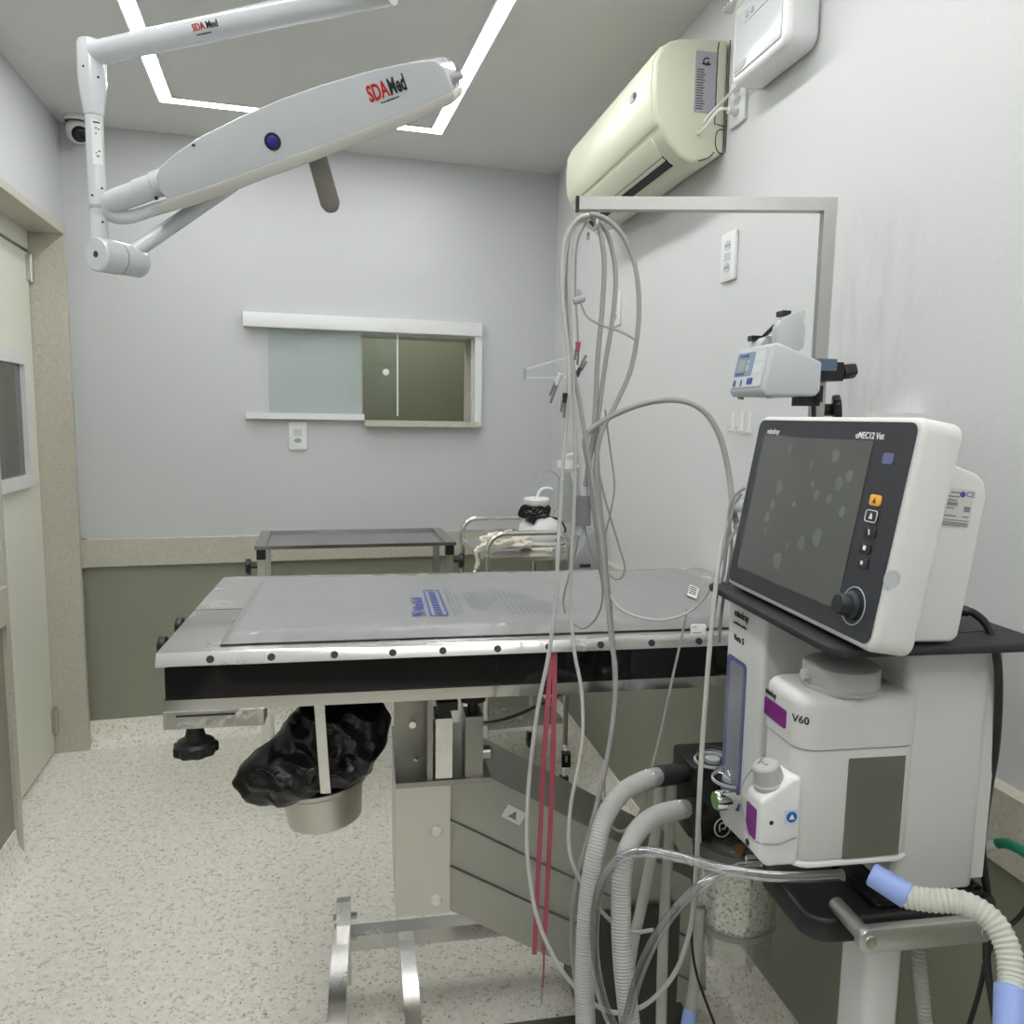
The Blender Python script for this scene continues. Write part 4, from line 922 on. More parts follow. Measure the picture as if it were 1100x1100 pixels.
# absorber head, valves, canister
DC = 1.275; CN = MI @ P(789, 950, DC); cn = V((CN.x, CN.y, 0))
zt_c = (MI @ P(789, 905, DC)).z+.02; zb_c = (MI @ P(790, 1017, DC)).z
zg = (MI @ P(789, 985, DC)).z
hz0, hz1 = zt_c, (MI @ P(760, 820, DC)).z+.012
R_c = .066
l0 = MI @ P(735, 812, DC)
mb = MB(MM); hx0 = l0.x-.03
mb.prism(rrect(-.292, -.196, l0.y-.004, .115, .012), (0, 0, hz0), EX, EY, (0, 0, hz1-hz0), .004); ab_ = mb.build('absorber_head', black, am)
for i, (px, py) in enumerate(((765, 818), (785, 838))):
    q = ml(px, py, 'z', hz1); c = V((q.x, q.y, hz1))
    mb = MB(MM); mb.lathe([(.027, 0), (.027, .008), (.023, .017), (.012, .022), (0, .023)], c, EZ, 28); mb.build('valve_dome', clear_p, ab_)
    mb = MB(MM); mb.lathe([(.029, 0), (.029, .004), (.026, .004), (.026, 0)], c, EZ, 28); mb.cyl(c, c+EZ*.006, .012, n=18); mb.build('valve_ring', lgrey_p, ab_)
PORT = []
for px, py, qx, qy in ((748, 829, 706, 834), (762, 866, 735, 869)):
    a = MI @ P(px, py, 1.27); b = MI @ P(qx, qy, 1.21)
    mb = MB(MM); mb.cyl(a, a.lerp(b, .7), .0135, n=20); mb.cyl(a.lerp(b, .5), b, .016, n=20, ch=.002); mb.build('hose_port', black_m, ab_); PORT.append(b)
# round arrow mark on the absorber's flank
HX = -.1958; mq = ml(776, 889, 'x', HX)
mb = MB(MM); N_ = 32; pr = [(.013*math.cos(2*PI*i/N_), .013*math.sin(2*PI*i/N_)) for i in range(N_)]
mb.tube([mq+V((0, a, b*1.2)) for a, b in pr+[pr[0]]], .0011, 6, 0); mb.tube([mq+V((0, a, b)) for a, b in [(-.004, -.006), (-.005, .004), (0, .008), (.005, .004), (.004, -.002), (-.001, -.002)]], .0011, 6, 3); mb.build('round_mark', ink_w, ab_)
mb = MB(MM); q = ml(793, 911, 'x', HX); mb.cyl(q, q+V((.006, 0, 0)), .0075, n=14); mb.build('yellow_latch', mat('ochre_latch', (.55, .30, .08), .4), ab_)
mb = MB(MM); q = ml(818, 925, 'x', cn.x+.07); mb.cyl(q+V((0, -.03, .004)), q+V((0, .03, .0)), .010, n=16, ch=.002); mb.build('chrome_lever', steel_m, ab_)
mb = MB(MM); mb.lathe([(0, zb_c), (R_c-.004, zb_c), (R_c, zb_c+.004), (R_c, zt_c), (R_c-.003, zt_c), (R_c-.003, zb_c+.006), (0, zb_c+.005)], (cn.x, cn.y, 0), EZ, 48); can = mb.build('canister', clear_p, am)
gran = speckle('soda_lime_granules', (.70, .68, .62), [((.16, .15, .13), 190, .55, .9), ((.86, .84, .78), 160, .55, .9)], .8, 200)
mb = MB(MM); mb.lathe([(0, zg), (R_c-.006, zg), (R_c-.005, zg+.004), (R_c-.005, zt_c-.03), (0, zt_c-.028)], (cn.x, cn.y, 0), EZ, 48); gr = mb.build('granules', gran, can); gr['kind'] = 'stuff'
mb = MB(MM); mb.lathe([(R_c+.0003, zg-.006), (R_c+.001, zg-.004), (R_c+.001, zg+.002), (R_c+.0003, zg+.004)], (cn.x, cn.y, 0), EZ, 48); mb.build('canister_seam', mat('smoky_ring', (.25, .25, .22), .2), can)
mb = MB(MM); mb.lathe([(R_c-.01, zt_c-.004), (R_c+.004, zt_c-.004), (R_c+.004, zt_c-.024), (R_c+.0005, zt_c-.028), (R_c+.0005, zt_c-.022)], (cn.x, cn.y, 0), EZ, 48); mb.build('canister_collar', mat('smoky_collar', (.10, .10, .095), .2), can)
# base tray, handle, column and wheeled base
tz0, tz1 = .745, .783
mb = MB(MM); mb.prism(rrect(-.004, .138, -.03, .226, .03, 8), (0, 0, tz0), EX, EY, (0, 0, tz1-tz0-.006), .006, 3, .9); tr = mb.build('lower_tray', black, am)
mb = MB(MM); mb.prism(rrect(.01, .128, .055, .205, .01), (0, 0, tz1-.006), EX, EY, (0, 0, .012), .002); mb.build('tray_rim', black_g, tr)
hx = .182
ha0, ha1 = ml(932, 1007, 'x', hx), ml(1056, 998, 'x', hx); hzz = (ha0.z+ha1.z)/2
mb = MB(MM); mb.prism(rrect(ha0.y-.013, ha1.y+.012, hzz-.0145, hzz+.0145, .0135, 6), (hx-.006, 0, 0), EY, EZ, (.012, 0, 0), .002, 2, .9); hb_ = mb.build('handle_bar', alu, am)
for yy in (ha0.y, ha1.y):
    mb = MB(MM); mb.cyl((.12, yy, hzz), (hx, yy, hzz), .0095, n=20); mb.build('handle_post', alu, hb_)
    mb = MB(MM); mb.lathe([(.0078, .0003), (.007, .0015), (.0042, .0015), (.0042, .0002), (0, .0002)], (hx+.006, yy, hzz), (1, 0, 0), 24); mb.build('handle_screw', steel_d, hb_)
c0_, c1_ = ml(908, 1040, 'x', .085), ml(968, 1040, 'x', .085)
mb = MB(MM); mb.prism(rrect(.015, .085, c0_.y+.034, c0_.y+.084, .016, 6), (0, 0, .10), EX, EY, (0, 0, tz0-.10)); mb.build('support_column', white, am)
mb = MB(MM); mb.prism(rrect(-.20, .22, -.13, .20, .04), (0, 0, .07), EX, EY, (0, 0, .04), .01); mb.build('wheel_base', offwhite, am)
for x in (-.16, .18):
    for y in (-.09, .16):
        mb = MB(MM); mb.cyl((x-.012, y, .035), (x+.012, y, .035), .035, n=22, ch=.004); mb.box(x-.015, x+.015, y-.014, y+.014, .035, .072, .004); mb.build('caster', grey_p, am)

# ------------------------------------------------------------------ patient monitor on the shelf
TI_ = .164
up = M3 @ V((0, math.sin(TI_), math.cos(TI_))); r_ = M3 @ EX; fwd = r_.cross(up)      # out of the screen
if fwd.dot(O_-MO) < 0: fwd = -fwd
MC = V((.617, .846, 1.236)); SM = frame(MC, r_, up)      # z axis = out of the screen
SI = SM.inverted()
def sp(x, y): n = SM.to_3x3() @ EZ; q = SI @ PL(x, y, MC, n); return q
mon = thing('patient_monitor', 'white patient monitor with dark tilted screen on the machine shelf', 'monitor', (MO.x, MO.y, 1.108), YA)
u0, u1, v0, v1 = -.155, .200, -.1245, .1225
mb = MB(SM); mb.prism(rrect(u0, u1, v0, v1, .016, 6), (0, 0, -.047), EX, EY, (0, 0, .047), .006, 3, .9); cs = mb.build('front_case', mat('monitor_white', (.69, .69, .67), .4), mon)
mb = MB(SM); mb.prism(rrect(u0+.006, u1-.008, v0+.007, v1-.006, .011, 6), (0, 0, .0002), EX, EY, (0, 0, .0016), .0006, 1, .9); bz_ = mb.build('bezel', mat('charcoal_bezel', (.040, .042, .050), .32), mon)
scrm = mat('dark_screen', (.105, .11, .103), .22, coat=.3, var=.04, vscale=3)
# dried splash marks on the screen glass
nt = scrm.node_tree
mb = MB(SM); mb.prism(rrect(-.126, .126, -.095, .095, .003), (0, 0, .0019), EX, EY, (0, 0, .0008)); scn = mb.build('screen', scrm, mon)
splash = mat('dried_splash', (.165, .175, .163), .35, coat=.2)
rr = random.Random(11)
for px, py, r in ((839, 524, 9), (832, 542, 6), (826, 556, 7), (855, 542, 4), (879, 531, 6), (893, 536, 6), (907, 550, 6), (880, 577, 10), (863, 584, 8), (848, 586, 4), (837, 602, 10), (903, 520, 8), (900, 490, 8), (874, 500, 4), (875, 520, 4), (915, 512, 7), (851, 482, 6), (824, 570, 5)):
    q = sp(px, py); R = r*.00095; mb = MB(SM)
    pl = [(q.x+R*(1+.3*noise.noise(V((math.cos(a)*1.3+px, math.sin(a)*1.3, py))))*math.cos(a), q.y+R*(1.15+.3*noise.noise(V((math.cos(a)*1.3, math.sin(a)*1.3+py, px))))*math.sin(a)) for a in [2*PI*i/20 for i in range(20)]]
    mb.prism(pl, (0, 0, .00272), EX, EY, (0, 0, .00012)); mb.build('splash_mark', splash, scn, smooth=0)
mb = MB(SM); q = sp(829, 463); mb.text('mindray', .0105, (q.x-.008, q.y-.004, .0019), EX, EY, .0002); mb.build('maker_lettering', ink_w, bz_, smooth=0); mb = MB(SM); q = sp(921, 468); mb.text('uMEC12 Vet', .0105, (q.x, q.y-.003, .0019), EX, EY, .0002, .95); mb.build('model_lettering', ink_w, bz_, smooth=0)
mb = MB(SM); q = sp(956, 493); mb.prism(rrect(q.x-.009, q.x+.009, q.y-.006, q.y+.006, .003), (0, 0, .0019), EX, EY, (0, 0, .0008)); mb.build('alarm_lamp', mat('dim_blue_lamp', (.14, .16, .30), .3), bz_)
for i, (px, py) in enumerate(((943, 538), (939, 555), (937, 572), (932, 589), (929, 605))):
    q = sp(px, py)
    mb = MB(SM); mb.prism(rrect(q.x-.0095, q.x+.0095, q.y-.006, q.y+.006, .003), (0, 0, .0017), EX, EY, (0, 0, .0022), .0008); bt_ = mb.build('orange_button' if i == 0 else 'push_button', orange if i == 0 else mat('dark_button', (.025, .027, .033), .35), bz_)
    mb = MB(SM)
    if i == 1:
        pr = rrect(q.x-.0098, q.x+.0098, q.y-.0062, q.y+.0062, .003); mb.tube([V((a, b, .0039)) for a, b in pr+[pr[0]]], .0005, 5, 0)
    z_ = .0041
    if i == 0: mb.prism([(q.x-.003, q.y-.003), (q.x+.003, q.y-.003), (q.x, q.y+.003)], (0, 0, z_-.0004), EX, EY, (0, 0, .0004))
    elif i == 1: mb.prism([(q.x-.003, q.y-.003), (q.x+.003, q.y-.003), (q.x+.0016, q.y+.002), (q.x, q.y+.0035), (q.x-.0016, q.y+.002)], (0, 0, z_-.0004), EX, EY, (0, 0, .0004))
    elif i == 2: mb.bar((q.x-.001, q.y+.003, z_), (q.x+.001, q.y-.003, z_), .0014, .0004)
    elif i == 3: mb.prism(rrect(q.x-.0025, q.x+.0025, q.y-.0025, q.y+.0025, .001), (0, 0, z_-.0004), EX, EY, (0, 0, .0004))
    else: mb.prism(rrect(q.x-.002, q.x+.002, q.y-.002, q.y+.002, .0005), (0, 0, z_-.0004), EX, EY, (0, 0, .0004))
    mb.build('button_icon', ink if i == 0 else ink_w, bt_, smooth=0)
q = sp(918, 651)
mb = MB(SM); mb.tube([V((q.x+.0205*math.cos(a), q.y+.0205*math.sin(a), .0018)) for a in [2*PI*i/40 for i in range(41)]], .0008, 6, 0); mb.build('dial_ring', mat('pale_blue_ring', (.42, .52, .55), .3), bz_)
mb = MB(SM); mb.lathe([(0, 0), (.0160, 0), (.0157, .004), (.0120, .007), (.0112, .018), (.010, .0195), (0, .0195)], (q.x, q.y, .0017), EZ, 32); mb.build('rotary_dial', mat('dial_black', (.018, .02, .024), .4), bz_)
# rear housing
mb = MB(MM); mb.prism([(.01, 1.112), (.104, 1.110), (.112, 1.116), (.132, 1.272), (.128, 1.288), (.118, 1.297), (.062, 1.316), (.03, 1.318)], (-.118, 0, 0), EY, EZ, (.276, 0, 0), .007, 3); rh = mb.build('rear_housing', mat('monitor_white', (0, 0, 0)), mon)
q0 = ml(1000, 521, 'x', .158); q1 = ml(1043, 560, 'x', .158)
mb = MB(MM); mb.prism([(q0.y, q0.z), (q1.y, q0.z-.006), (q1.y-.002, q1.z-.003), (q0.y-.006, q1.z+.004)], (.1582, 0, 0), EY, EZ, (.0008, 0, 0)); rl = mb.build('rating_label', mat('label_silver', (.60, .60, .575), .4), rh)
mb = MB(MM); yy = EY; zz = V((0, -.06, 1)).normalized(); L = q1.y-q0.y
b = V((.1592, q0.y+.001, q0.z-.004))
ydir = V((0, 1, -.10)).normalized()
def lline(a0, a1, k, h=.0016): p = b+ydir*(L*a0)-EZ*k; mb.bar(p, p+ydir*(L*(a1-a0)), .0004, h, up=EZ)
lline(.05, .35, .000, .0026); lline(.45, .7, .001); lline(.0, .65, .0055); lline(.3, .6, .0095); lline(.15, .62, .0135, .004); lline(.25, .55, .018); lline(.0, .35, .0225); lline(.0, .6, .0265); lline(.75, .9, .0265)
for k in range(3): lline(.12-.1*(k == 2), .9, .031+.0028*k, .0012)
lline(.0, .1, .032, .005); lline(.78, .92, .018, .006)
mb.text('CE', .0085, b+ydir*(L*.80)-EZ*.0045, ydir, EZ, .0002, 1.1)
mb.build('label_print', ink_g, rl, smooth=0)
mb = MB(MM); p = b+ydir*(L*.72)-EZ*.0025; mb.cyl(p-EX*.0003, p+EX*.0004, .0032, n=16); mb.build('blue_mark', ink_b, rl)
q = ml(958, 622, 'x', .2006); nrm = SM.to_3x3() @ EX
qq = SI @ PL(958, 622, SM @ V((u1, 0, 0)), nrm)
mb = MB(SM); mb.lathe([(.0095, 0), (.0095, .0008), (.0078, .0008), (.0078, .0002), (0, .0002)], (u1, qq.y, qq.z), (1, 0, 0), 28); mb.build('side_plug_cover', lgrey_p, cs)

# ------------------------------------------------------------------ steel cable pole
pl0 = MI @ P(886, 216, 1.25); pz1 = P(886, 212, 1.25).z-.002
pw = .020
pxl, pyl = -.294, .186
PQ = MM @ V((pxl, pyl, 0))
be = P(617, 216, 1.27); be.z = pz1
pole = thing('cable_pole', 'square steel gallows pole behind the anesthesia machine, cables hanging from its arm', 'pole', PQ+EZ*.84)
bdv = V((be.x-PQ.x, be.y-PQ.y, 0)); bl_ = bdv.length; bdv.normalize()
PM = frame(V((PQ.x, PQ.y, 0)), bdv, EZ.cross(bdv))
mb = MB(PM); mb.box(-pw/2, pw/2, -pw/2, pw/2, 0.84, pz1, .0015); mb.build('upright', pole_m, pole)
mb = MB(PM); mb.box(pw/2, bl_-.008, -pw/2, pw/2, pz1-pw, pz1, .0015); am_ = mb.build('arm', pole_m, pole)
mb = MB(PM); mb.box(bl_-.008, bl_-.002, -pw/2-.0005, pw/2+.0005, pz1-pw-.0005, pz1+.0005, .001); mb.build('end_cap', black, am_)
hx_ = bl_-.036
mb = MB(PM); mb.tube([(hx_, 0, pz1-pw+.002), (hx_, 0, pz1-pw-.028), (hx_-.004, .01, pz1-pw-.036), (hx_, .022, pz1-pw-.03), (hx_, .024, pz1-pw-.018)], .0028, 10); mb.cyl((hx_, 0, pz1-pw-.002), (hx_, 0, pz1-pw+.001), .006, n=6); mb.cyl((hx_+.012, 0, pz1-pw-.034), (hx_+.012, .0, pz1-pw-.046), .0028, n=8); mb.build('hook', steel_m, am_)
kz = (MI @ P(903, 440, 1.25)).z
mb = MB(PM); mb.cyl((-.012, 0, kz), (-.05, 0, kz), .007, n=14); q = MI @ P(903, 440, 1.25)
mb = MB(PM); mb.cyl((-.0095, -.0, kz), (-.030, 0, kz), .010, n=16); star(mb, (-.026, 0, kz), (-1, .25, .1), .024, .013); mb.build('clamp_knob', black, pole)
mb = MB(MM)
for z in (.90, 1.04): mb.box(pxl-.014, -.172, pxl*0+pyl-.016, pyl+.006, z-.012, z+.012, .002)
mb.build('mounting_bracket', block_shade_m, pole)

# ------------------------------------------------------------------ infusion pump clamped to the pole
pu_ = thing('infusion_pump', 'grey infusion pump with blue display clamped to the steel pole', 'infusion pump', MM @ V((-.262, .10, 1.386)), YA)
X0, X1 = -.325, -.205
zs0 = 1.388
side = [(.046, 1.396), (.052, 1.388), (.132, 1.388), (.140, 1.396), (.140, 1.440), (.108, 1.452), (.070, 1.466), (.060, 1.466)]
mb = MB(MM); mb.prism(side, (X0, 0, 0), EY, EZ, (X1-X0, 0, 0), .004, 3, .4); pbod = mb.build('pump_body', lgrey_p, pu_)
fd = V((0, .014, .070)).normalized(); fo = V((X0, .0462, 1.398)); fnn = EX.cross(fd)
def fpl(mb, x0, x1, z0, z1, r, h): mb.prism(rrect(x0, x1, z0, z1, r), fo+fnn*(-.0000) , EX, fd, fnn*h)
W = X1-X0
mb = MB(MM); fpl(mb, .006, W-.010, .004, .064, .003, .0012); fcp = mb.build('front_plate', mat('pale_front_plate', (.62, .655, .67), .4), pu_)
mb = MB(MM); fpl(mb, .010, .070, .022, .060, .003, .0020); dsp = mb.build('blue_panel', mat('pump_blue', (.22, .30, .42), .4), fcp)
mb = MB(MM); fpl(mb, .018, .044, .030, .048, .001, .0026); mb.build('display', mat('pale_lcd', (.42, .47, .45), .2), dsp)
mb = MB(MM); fpl(mb, .050, .058, .030, .040, .003, .0026); fpl(mb, .050, .058, .042, .048, .002, .0026); mb.build('key', mat('pale_key', (.50, .56, .52), .4), dsp)
mb = MB(MM); fpl(mb, .016, .046, .024, .027, .0005, .0026); fpl(mb, .02, .05, .0535, .0565, .0005, .0026); fpl(mb, .014, .022, .006, .016, .001, .0020); fpl(mb, .040, .044, .006, .016, .001, .0020); fpl(mb, .062, .080, .008, .018, .001, .0020); mb.build('print', ink_b, fcp)
mb = MB(MM); fpl(mb, .076, .104, .044, .060, .001, .0018); fpl(mb, .076, .104, .026, .040, .001, .0018); mb.build('label', mat('pale_front_label', (.68, .70, .71), .4), fcp)
mb = MB(MM); c = V((X1-.028, .088, 1.470))
lev = [(.070, 1.462), (.070, 1.492), (.080, 1.506), (.098, 1.515), (.114, 1.518), (.116, 1.512), (.113, 1.50), (.117, 1.488), (.116, 1.462), (.105, 1.455)]
mb.prism(lev, (X1-.030, 0, 0), EY, EZ, (.018, 0, 0), .003); mb.build('cassette_lever', mat('lever_grey', (.50, .53, .53), .45), pu_)
mb = MB(MM); mb.lathe([(0, -.02), (.020, -.02), (.022, -.014), (.022, .014), (.020, .02), (0, .02)], (X0+.045, .085, 1.462), EX, 28); mb.build('carry_drum', mat('lever_grey', (0, 0, 0)), pu_)
mb = MB(MM); mb.bar((X0+.05, .075, 1.480), (X1-.035, .078, 1.496), .006, .003, bev=.001); mb.box(X1-.034, X1-.014, .078, .092, 1.508, 1.516, .003); mb.box(X0+.03, X0+.046, .06, .075, 1.476, 1.484, .003); mb.build('latch', black, pu_)
mb = MB(MM); mb.box(-.298-.016, -.298+.08, .140, .172, 1.428, 1.446, .003); mb.build('blue_block', mat('slate_blue', (.10, .15, .21), .4), pu_)
mb = MB(MM); mb.box(-.282, -.238, .140, .196, 1.414, 1.443, .003); mb.cyl((-.26, .196, 1.430), (-.26, .210, 1.430), .008, n=16); star(mb, (-.26, .206, 1.430), (0, 1, .12), .0125, .022, 5); mb.build('pole_clamp', black, pu_)
mb = MB(MM); mb.box(-.25, -.222, .118, .150, 1.374, 1.390, .003); mb.box(-.25, -.222, .136, .154, 1.380, 1.405, .003); mb.tube([(-.236, .147, 1.384), (-.236, .149, 1.36), (-.236, .152, 1.30), (-.225, .160, 1.22), (-.215, .17, 1.12), (-.21, .175, 1.0), (-.178, .178, .93)], .0036, 8); mb.build('power_plug', black, pu_)
for x in (X0+.012, X1-.012):
    mb = MB(MM); mb.cyl((x, .062, 1.384), (x, .062, 1.39), .005, n=12); mb.build('rubber_foot', grey_p, pu_)

# ------------------------------------------------------------------ cables, hoses and tubes
def path(pts, D):
    """photo sight points with true distances: D is a number, or pairs (index, distance) interpolated"""
    out = []
    for i, q in enumerate(pts):
        if isinstance(D, (int, float)): d = D
        else:
            ks = sorted(D)
            d = D[ks[0]]
            for a, b in zip(ks[:-1], ks[1:]):
                if a <= i <= b: d = D[a]+(D[b]-D[a])*(i-a)/(b-a)
            if i >= ks[-1]: d = D[ks[-1]]
        out.append(P(q[0], q[1], d))
    return out
def cable(name, label, pts, D, r, m, cat='cable', group='cables hanging round the pole', extra=None):
    mb = MB(); mb.tube((extra[0] if extra else [])+path(pts, D)+(extra[1] if extra else []), r, 8, 6)
    return tag(mb.build(name, m), label, cat, group)
HK = .0
cable('monitor_cable', 'pale cable looping from the hook down near the floor and back to the monitor',
      [(633, 231), (620, 236), (607, 258), (603, 295), (606, 340), (611, 385), (610, 430), (606, 480), (603, 530), (600, 580), (597, 640), (590, 700), (578, 760), (569, 830), (566, 900), (570, 950), (580, 995), (602, 1040), (632, 1074), (662, 1088), (695, 1078), (725, 1045), (742, 995), (748, 930), (751, 860), (755, 790), (762, 700), (769, 630), (776, 580), (786, 548)],
      {0: 1.240, 8: 1.235, 13: 1.20, 18: 1.12, 24: 1.06, 26: 1.10, 28: 1.16, 29: 1.17}, .0034, cable_l)
cable('monitor_cable', 'pale thin lead falling from the hook past the second table hole to the hoses',
      [(631, 230), (616, 250), (611, 300), (613, 360), (616, 420), (618, 480), (617, 540), (614, 600), (613, 650), (617, 700), (625, 745), (625, 800), (614, 860), (611, 905), (618, 935), (636, 965), (655, 988), (678, 1001), (702, 999)], {0: 1.245, 8: 1.245, 12: 1.17, 18: 1.10}, .0029, cable_l)
cable('monitor_cable', 'thick grey cable arching widest to the right from the hook, falling past the hoses',
      [(634, 230), (652, 236), (672, 258), (684, 295), (686, 345), (678, 395), (661, 435), (645, 468), (640, 510), (645, 570), (651, 630), (657, 690), (661, 720), (659, 770), (648, 835), (632, 900), (620, 945), (614, 1000), (619, 1060), (626, 1110)], {0: 1.250, 8: 1.250, 12: 1.22, 16: 1.16}, .0040, cable_g)
cable('pressure_hose', 'thick grey hose arching from the cable bundle across to the monitor',
      [(652, 640), (640, 560), (632, 500), (629, 470), (650, 451), (690, 434), (728, 430), (755, 441), (773, 468), (783, 510), (787, 545), (795, 575)], {0: 1.25, 4: 1.25, 9: 1.21, 11: 1.155}, .0044, cable_g)
cable('monitor_cable', 'grey cable dropping straight from the hook to the square grey connector',
      [(634, 231), (643, 244), (649, 280), (647, 330), (642, 385), (640, 430), (637, 470), (632, 500), (628, 528)], 1.262, .0042, cable_g)
cable('monitor_cable', 'grey cable in the right of the bundle, bending inward below the hook',
      [(636, 231), (652, 250), (661, 290), (659, 335), (651, 385), (645, 430), (641, 470), (643, 520), (648, 580), (654, 640), (659, 700), (661, 738)], {0: 1.270, 8: 1.262, 11: 1.235}, .0038, cable_g)
cable('monitor_cable', 'grey cable slanting from the left of the loops down to the right of the bundle',
      [(632, 232), (617, 246), (610, 285), (609, 340), (615, 390), (624, 440), (632, 490), (640, 540), (648, 600), (656, 655)], {0: 1.256, 9: 1.24}, .0036, cable_g)
cable('lead_wire', 'dark thin lead with red clip hanging inside the left cable loops',
      [(630, 238), (620, 262), (618, 310), (620, 345), (621, 372)], 1.275, .0018, cable_g)
cable('lead_wire', 'short thin grey wire crossing the loops to the right above the bundle',
      [(622, 322), (631, 340), (648, 350), (668, 357), (686, 367)], {0: 1.23, 4: 1.22}, .0017, cable_g)
cable('lead_wire', 'thin lead making the long loop right of the bundle, resting near the pad edge',
      [(640, 420), (637, 470), (646, 520), (657, 560), (666, 590), (671, 608), (668, 620), (659, 621), (650, 608), (649, 580), (656, 550), (660, 520), (655, 480), (650, 440)], {0: 1.275, 7: 1.28, 13: 1.275}, .0017, cable_g)
cable('lead_wire', 'thin lead from the grey connector curving left and ending on the pad',
      [(624, 562), (620, 585), (614, 608), (608, 630), (605, 645), (607, 659)], {0: 1.27, 5: 1.30}, .0018, cable_g)
cable('lead_wire', 'thin lead from the grey connector making a round loop over the pad',
      [(627, 562), (634, 590), (643, 610), (647, 630), (646, 650), (638, 667), (626, 675), (615, 669)], {0: 1.275, 7: 1.30}, .0018, cable_g)
cable('sensor_cable', 'thin pale cable sagging over the pad from the bundle to the monitor',
      [(655, 640), (664, 652), (680, 661), (705, 666), (730, 662), (752, 648), (768, 622), (778, 592), (790, 570)], {0: 1.24, 5: 1.19, 8: 1.16}, .0022, cable_l)
cable('sensor_cable', 'thin grey cable hanging from the pad edge and looping beside the corrugated hose',
      [(738, 655), (731, 690), (722, 730), (710, 785), (699, 830), (692, 862), (680, 884), (667, 893), (655, 884), (650, 860), (649, 825)], {0: 1.235, 4: 1.22, 10: 1.24}, .0020, cable_g)
cable('sensor_cable', 'curved grey cable coming down from the monitor behind the shelf corner',
      [(796, 530), (788, 545), (782, 575), (777, 615), (770, 640), (762, 700), (757, 760), (753, 830), (751, 880), (752, 905)], {0: 1.155, 3: 1.17, 9: 1.16}, .0026, cable_g)
cable('sensor_cable', 'dark grey cable curling from the monitor side down behind the shelf',
      [(800, 524), (788, 534), (783, 555), (786, 590), (782, 620), (776, 650), (772, 690)], {0: 1.155, 6: 1.18}, .0026, cable_g)
cable('thin_black_cable', 'thin black cable running down beside the clear canister',
      [(747, 890), (744, 960), (743, 1010), (748, 1045), (758, 1075), (768, 1102), (775, 1125)], {0: 1.12, 6: 1.1}, .0020, black)
cable('floor_cord', 'thick dark cable looping under the table from the valve to the right',
      [(497, 772), (520, 777), (550, 771), (580, 758), (610, 743), (640, 735)], {0: 1.62, 5: 1.75}, .0055, steel_d)
# grey plugs at the monitor's left side
mb = MB()
for px, py in ((793, 545), (796, 565)):
    a, b = P(px-6, py+2, 1.175), P(px+8, py-2, 1.145); mb.cyl(a, b, .006, .009, n=14, ch=.002)
tag(mb.build('cable_plug', lgrey_p), 'pale grey plugs at the far edge of the monitor', 'plug')
# ECG connector block
ce = P(625, 547, 1.265)
con = thing('cable_connector', 'square grey connector block hanging in the cable bundle', 'connector', ce-EZ*.02)
cxm = frame(ce, R_, EZ)
mb = MB(cxm); mb.box(-.014, .014, -.026, .022, -.008, .008, .003); mb.build('block', mat('dark_grey_plastic', (.20, .205, .21), .5), con)
mb = MB(cxm); mb.cyl((.003, .022, 0), (.004, .036, 0), .006, n=14); mb.cyl((-.002, -.026, 0), (-.004, -.042, 0), .005, n=12); mb.build('sleeve', lgrey_p, con)
cs2 = P(622, 322, 1.235); mb = MB(frame(cs2, R_, EZ)); mb.cyl((-.010, -.004, .004), (.009, .002, .004), .006, n=14, ch=.002); mb.box(-.004, .002, -.004, .014, .0, .006, .002)
tag(mb.build('cable_clip', grey_p), 'small grey cable clip on the left loops', 'clip')
# alligator clips
def clip(px0, py0, px1, py1, D, boot, label):
    a, b = P(px0, py0, D), P(px1, py1, D); d = (b-a).normalized(); L = (b-a).length
    s_ = d.cross(F_).normalized()
    t = thing('alligator_clip', label, 'clip', a, 0, 'alligator clips on the hanging leads')
    mb = MB(); mb.bar(a.lerp(b, .30)+s_*.001, b+s_*.0005, .004, .003, up=F_, bev=.0005); mb.bar(a.lerp(b, .25)-s_*.003, b.lerp(a, .25)-s_*.004, .004, .0025, up=F_, bev=.0005); mb.cyl(a.lerp(b, .45)-F_*.003, a.lerp(b, .45)+F_*.003, .003, n=10); mb.build('jaw', mat('clip_steel', (.14, .14, .135), .4, .7), t)
    mb = MB(); mb.cyl(a-d*.004, a.lerp(b, .35), .0045, .0035, n=12, ch=.001); mb.build('boot', boot, t)
clip(601, 404, 591, 433, 1.23, lgrey_p, 'steel alligator clip with pale boot, leftmost below the loops')
clip(607, 425, 605, 449, 1.22, black, 'dark alligator clip hanging lowest between the pale cables')
clip(621, 370, 620, 392, 1.272, red_m, 'alligator clip with red boot inside the loops')
clip(620, 402, 630, 382, 1.262, black, 'small dark alligator clip tilted up beside the red one')
# white cable tag
ct = P(750, 676, 1.05); mb = MB(frame(ct, R_, EZ)); mb.prism(rrect(-.0105, .0105, -.0075, .0075, .003), (0, 0, 0), EX, EY, (0, 0, .0015), .0005)
tg = thing('cable_tag', 'white paper tag stuck around the cables left of the machine', 'tag', ct)
mb.build('tag_paper', white, tg); mb = MB(frame(ct, R_, EZ)); mb.box(-.008, -.002, .003, .0042, .0016, .0019); mb.box(-.008, .004, -.005, -.0038, .0016, .0019); mb.build('tag_print', ink_g, tg)

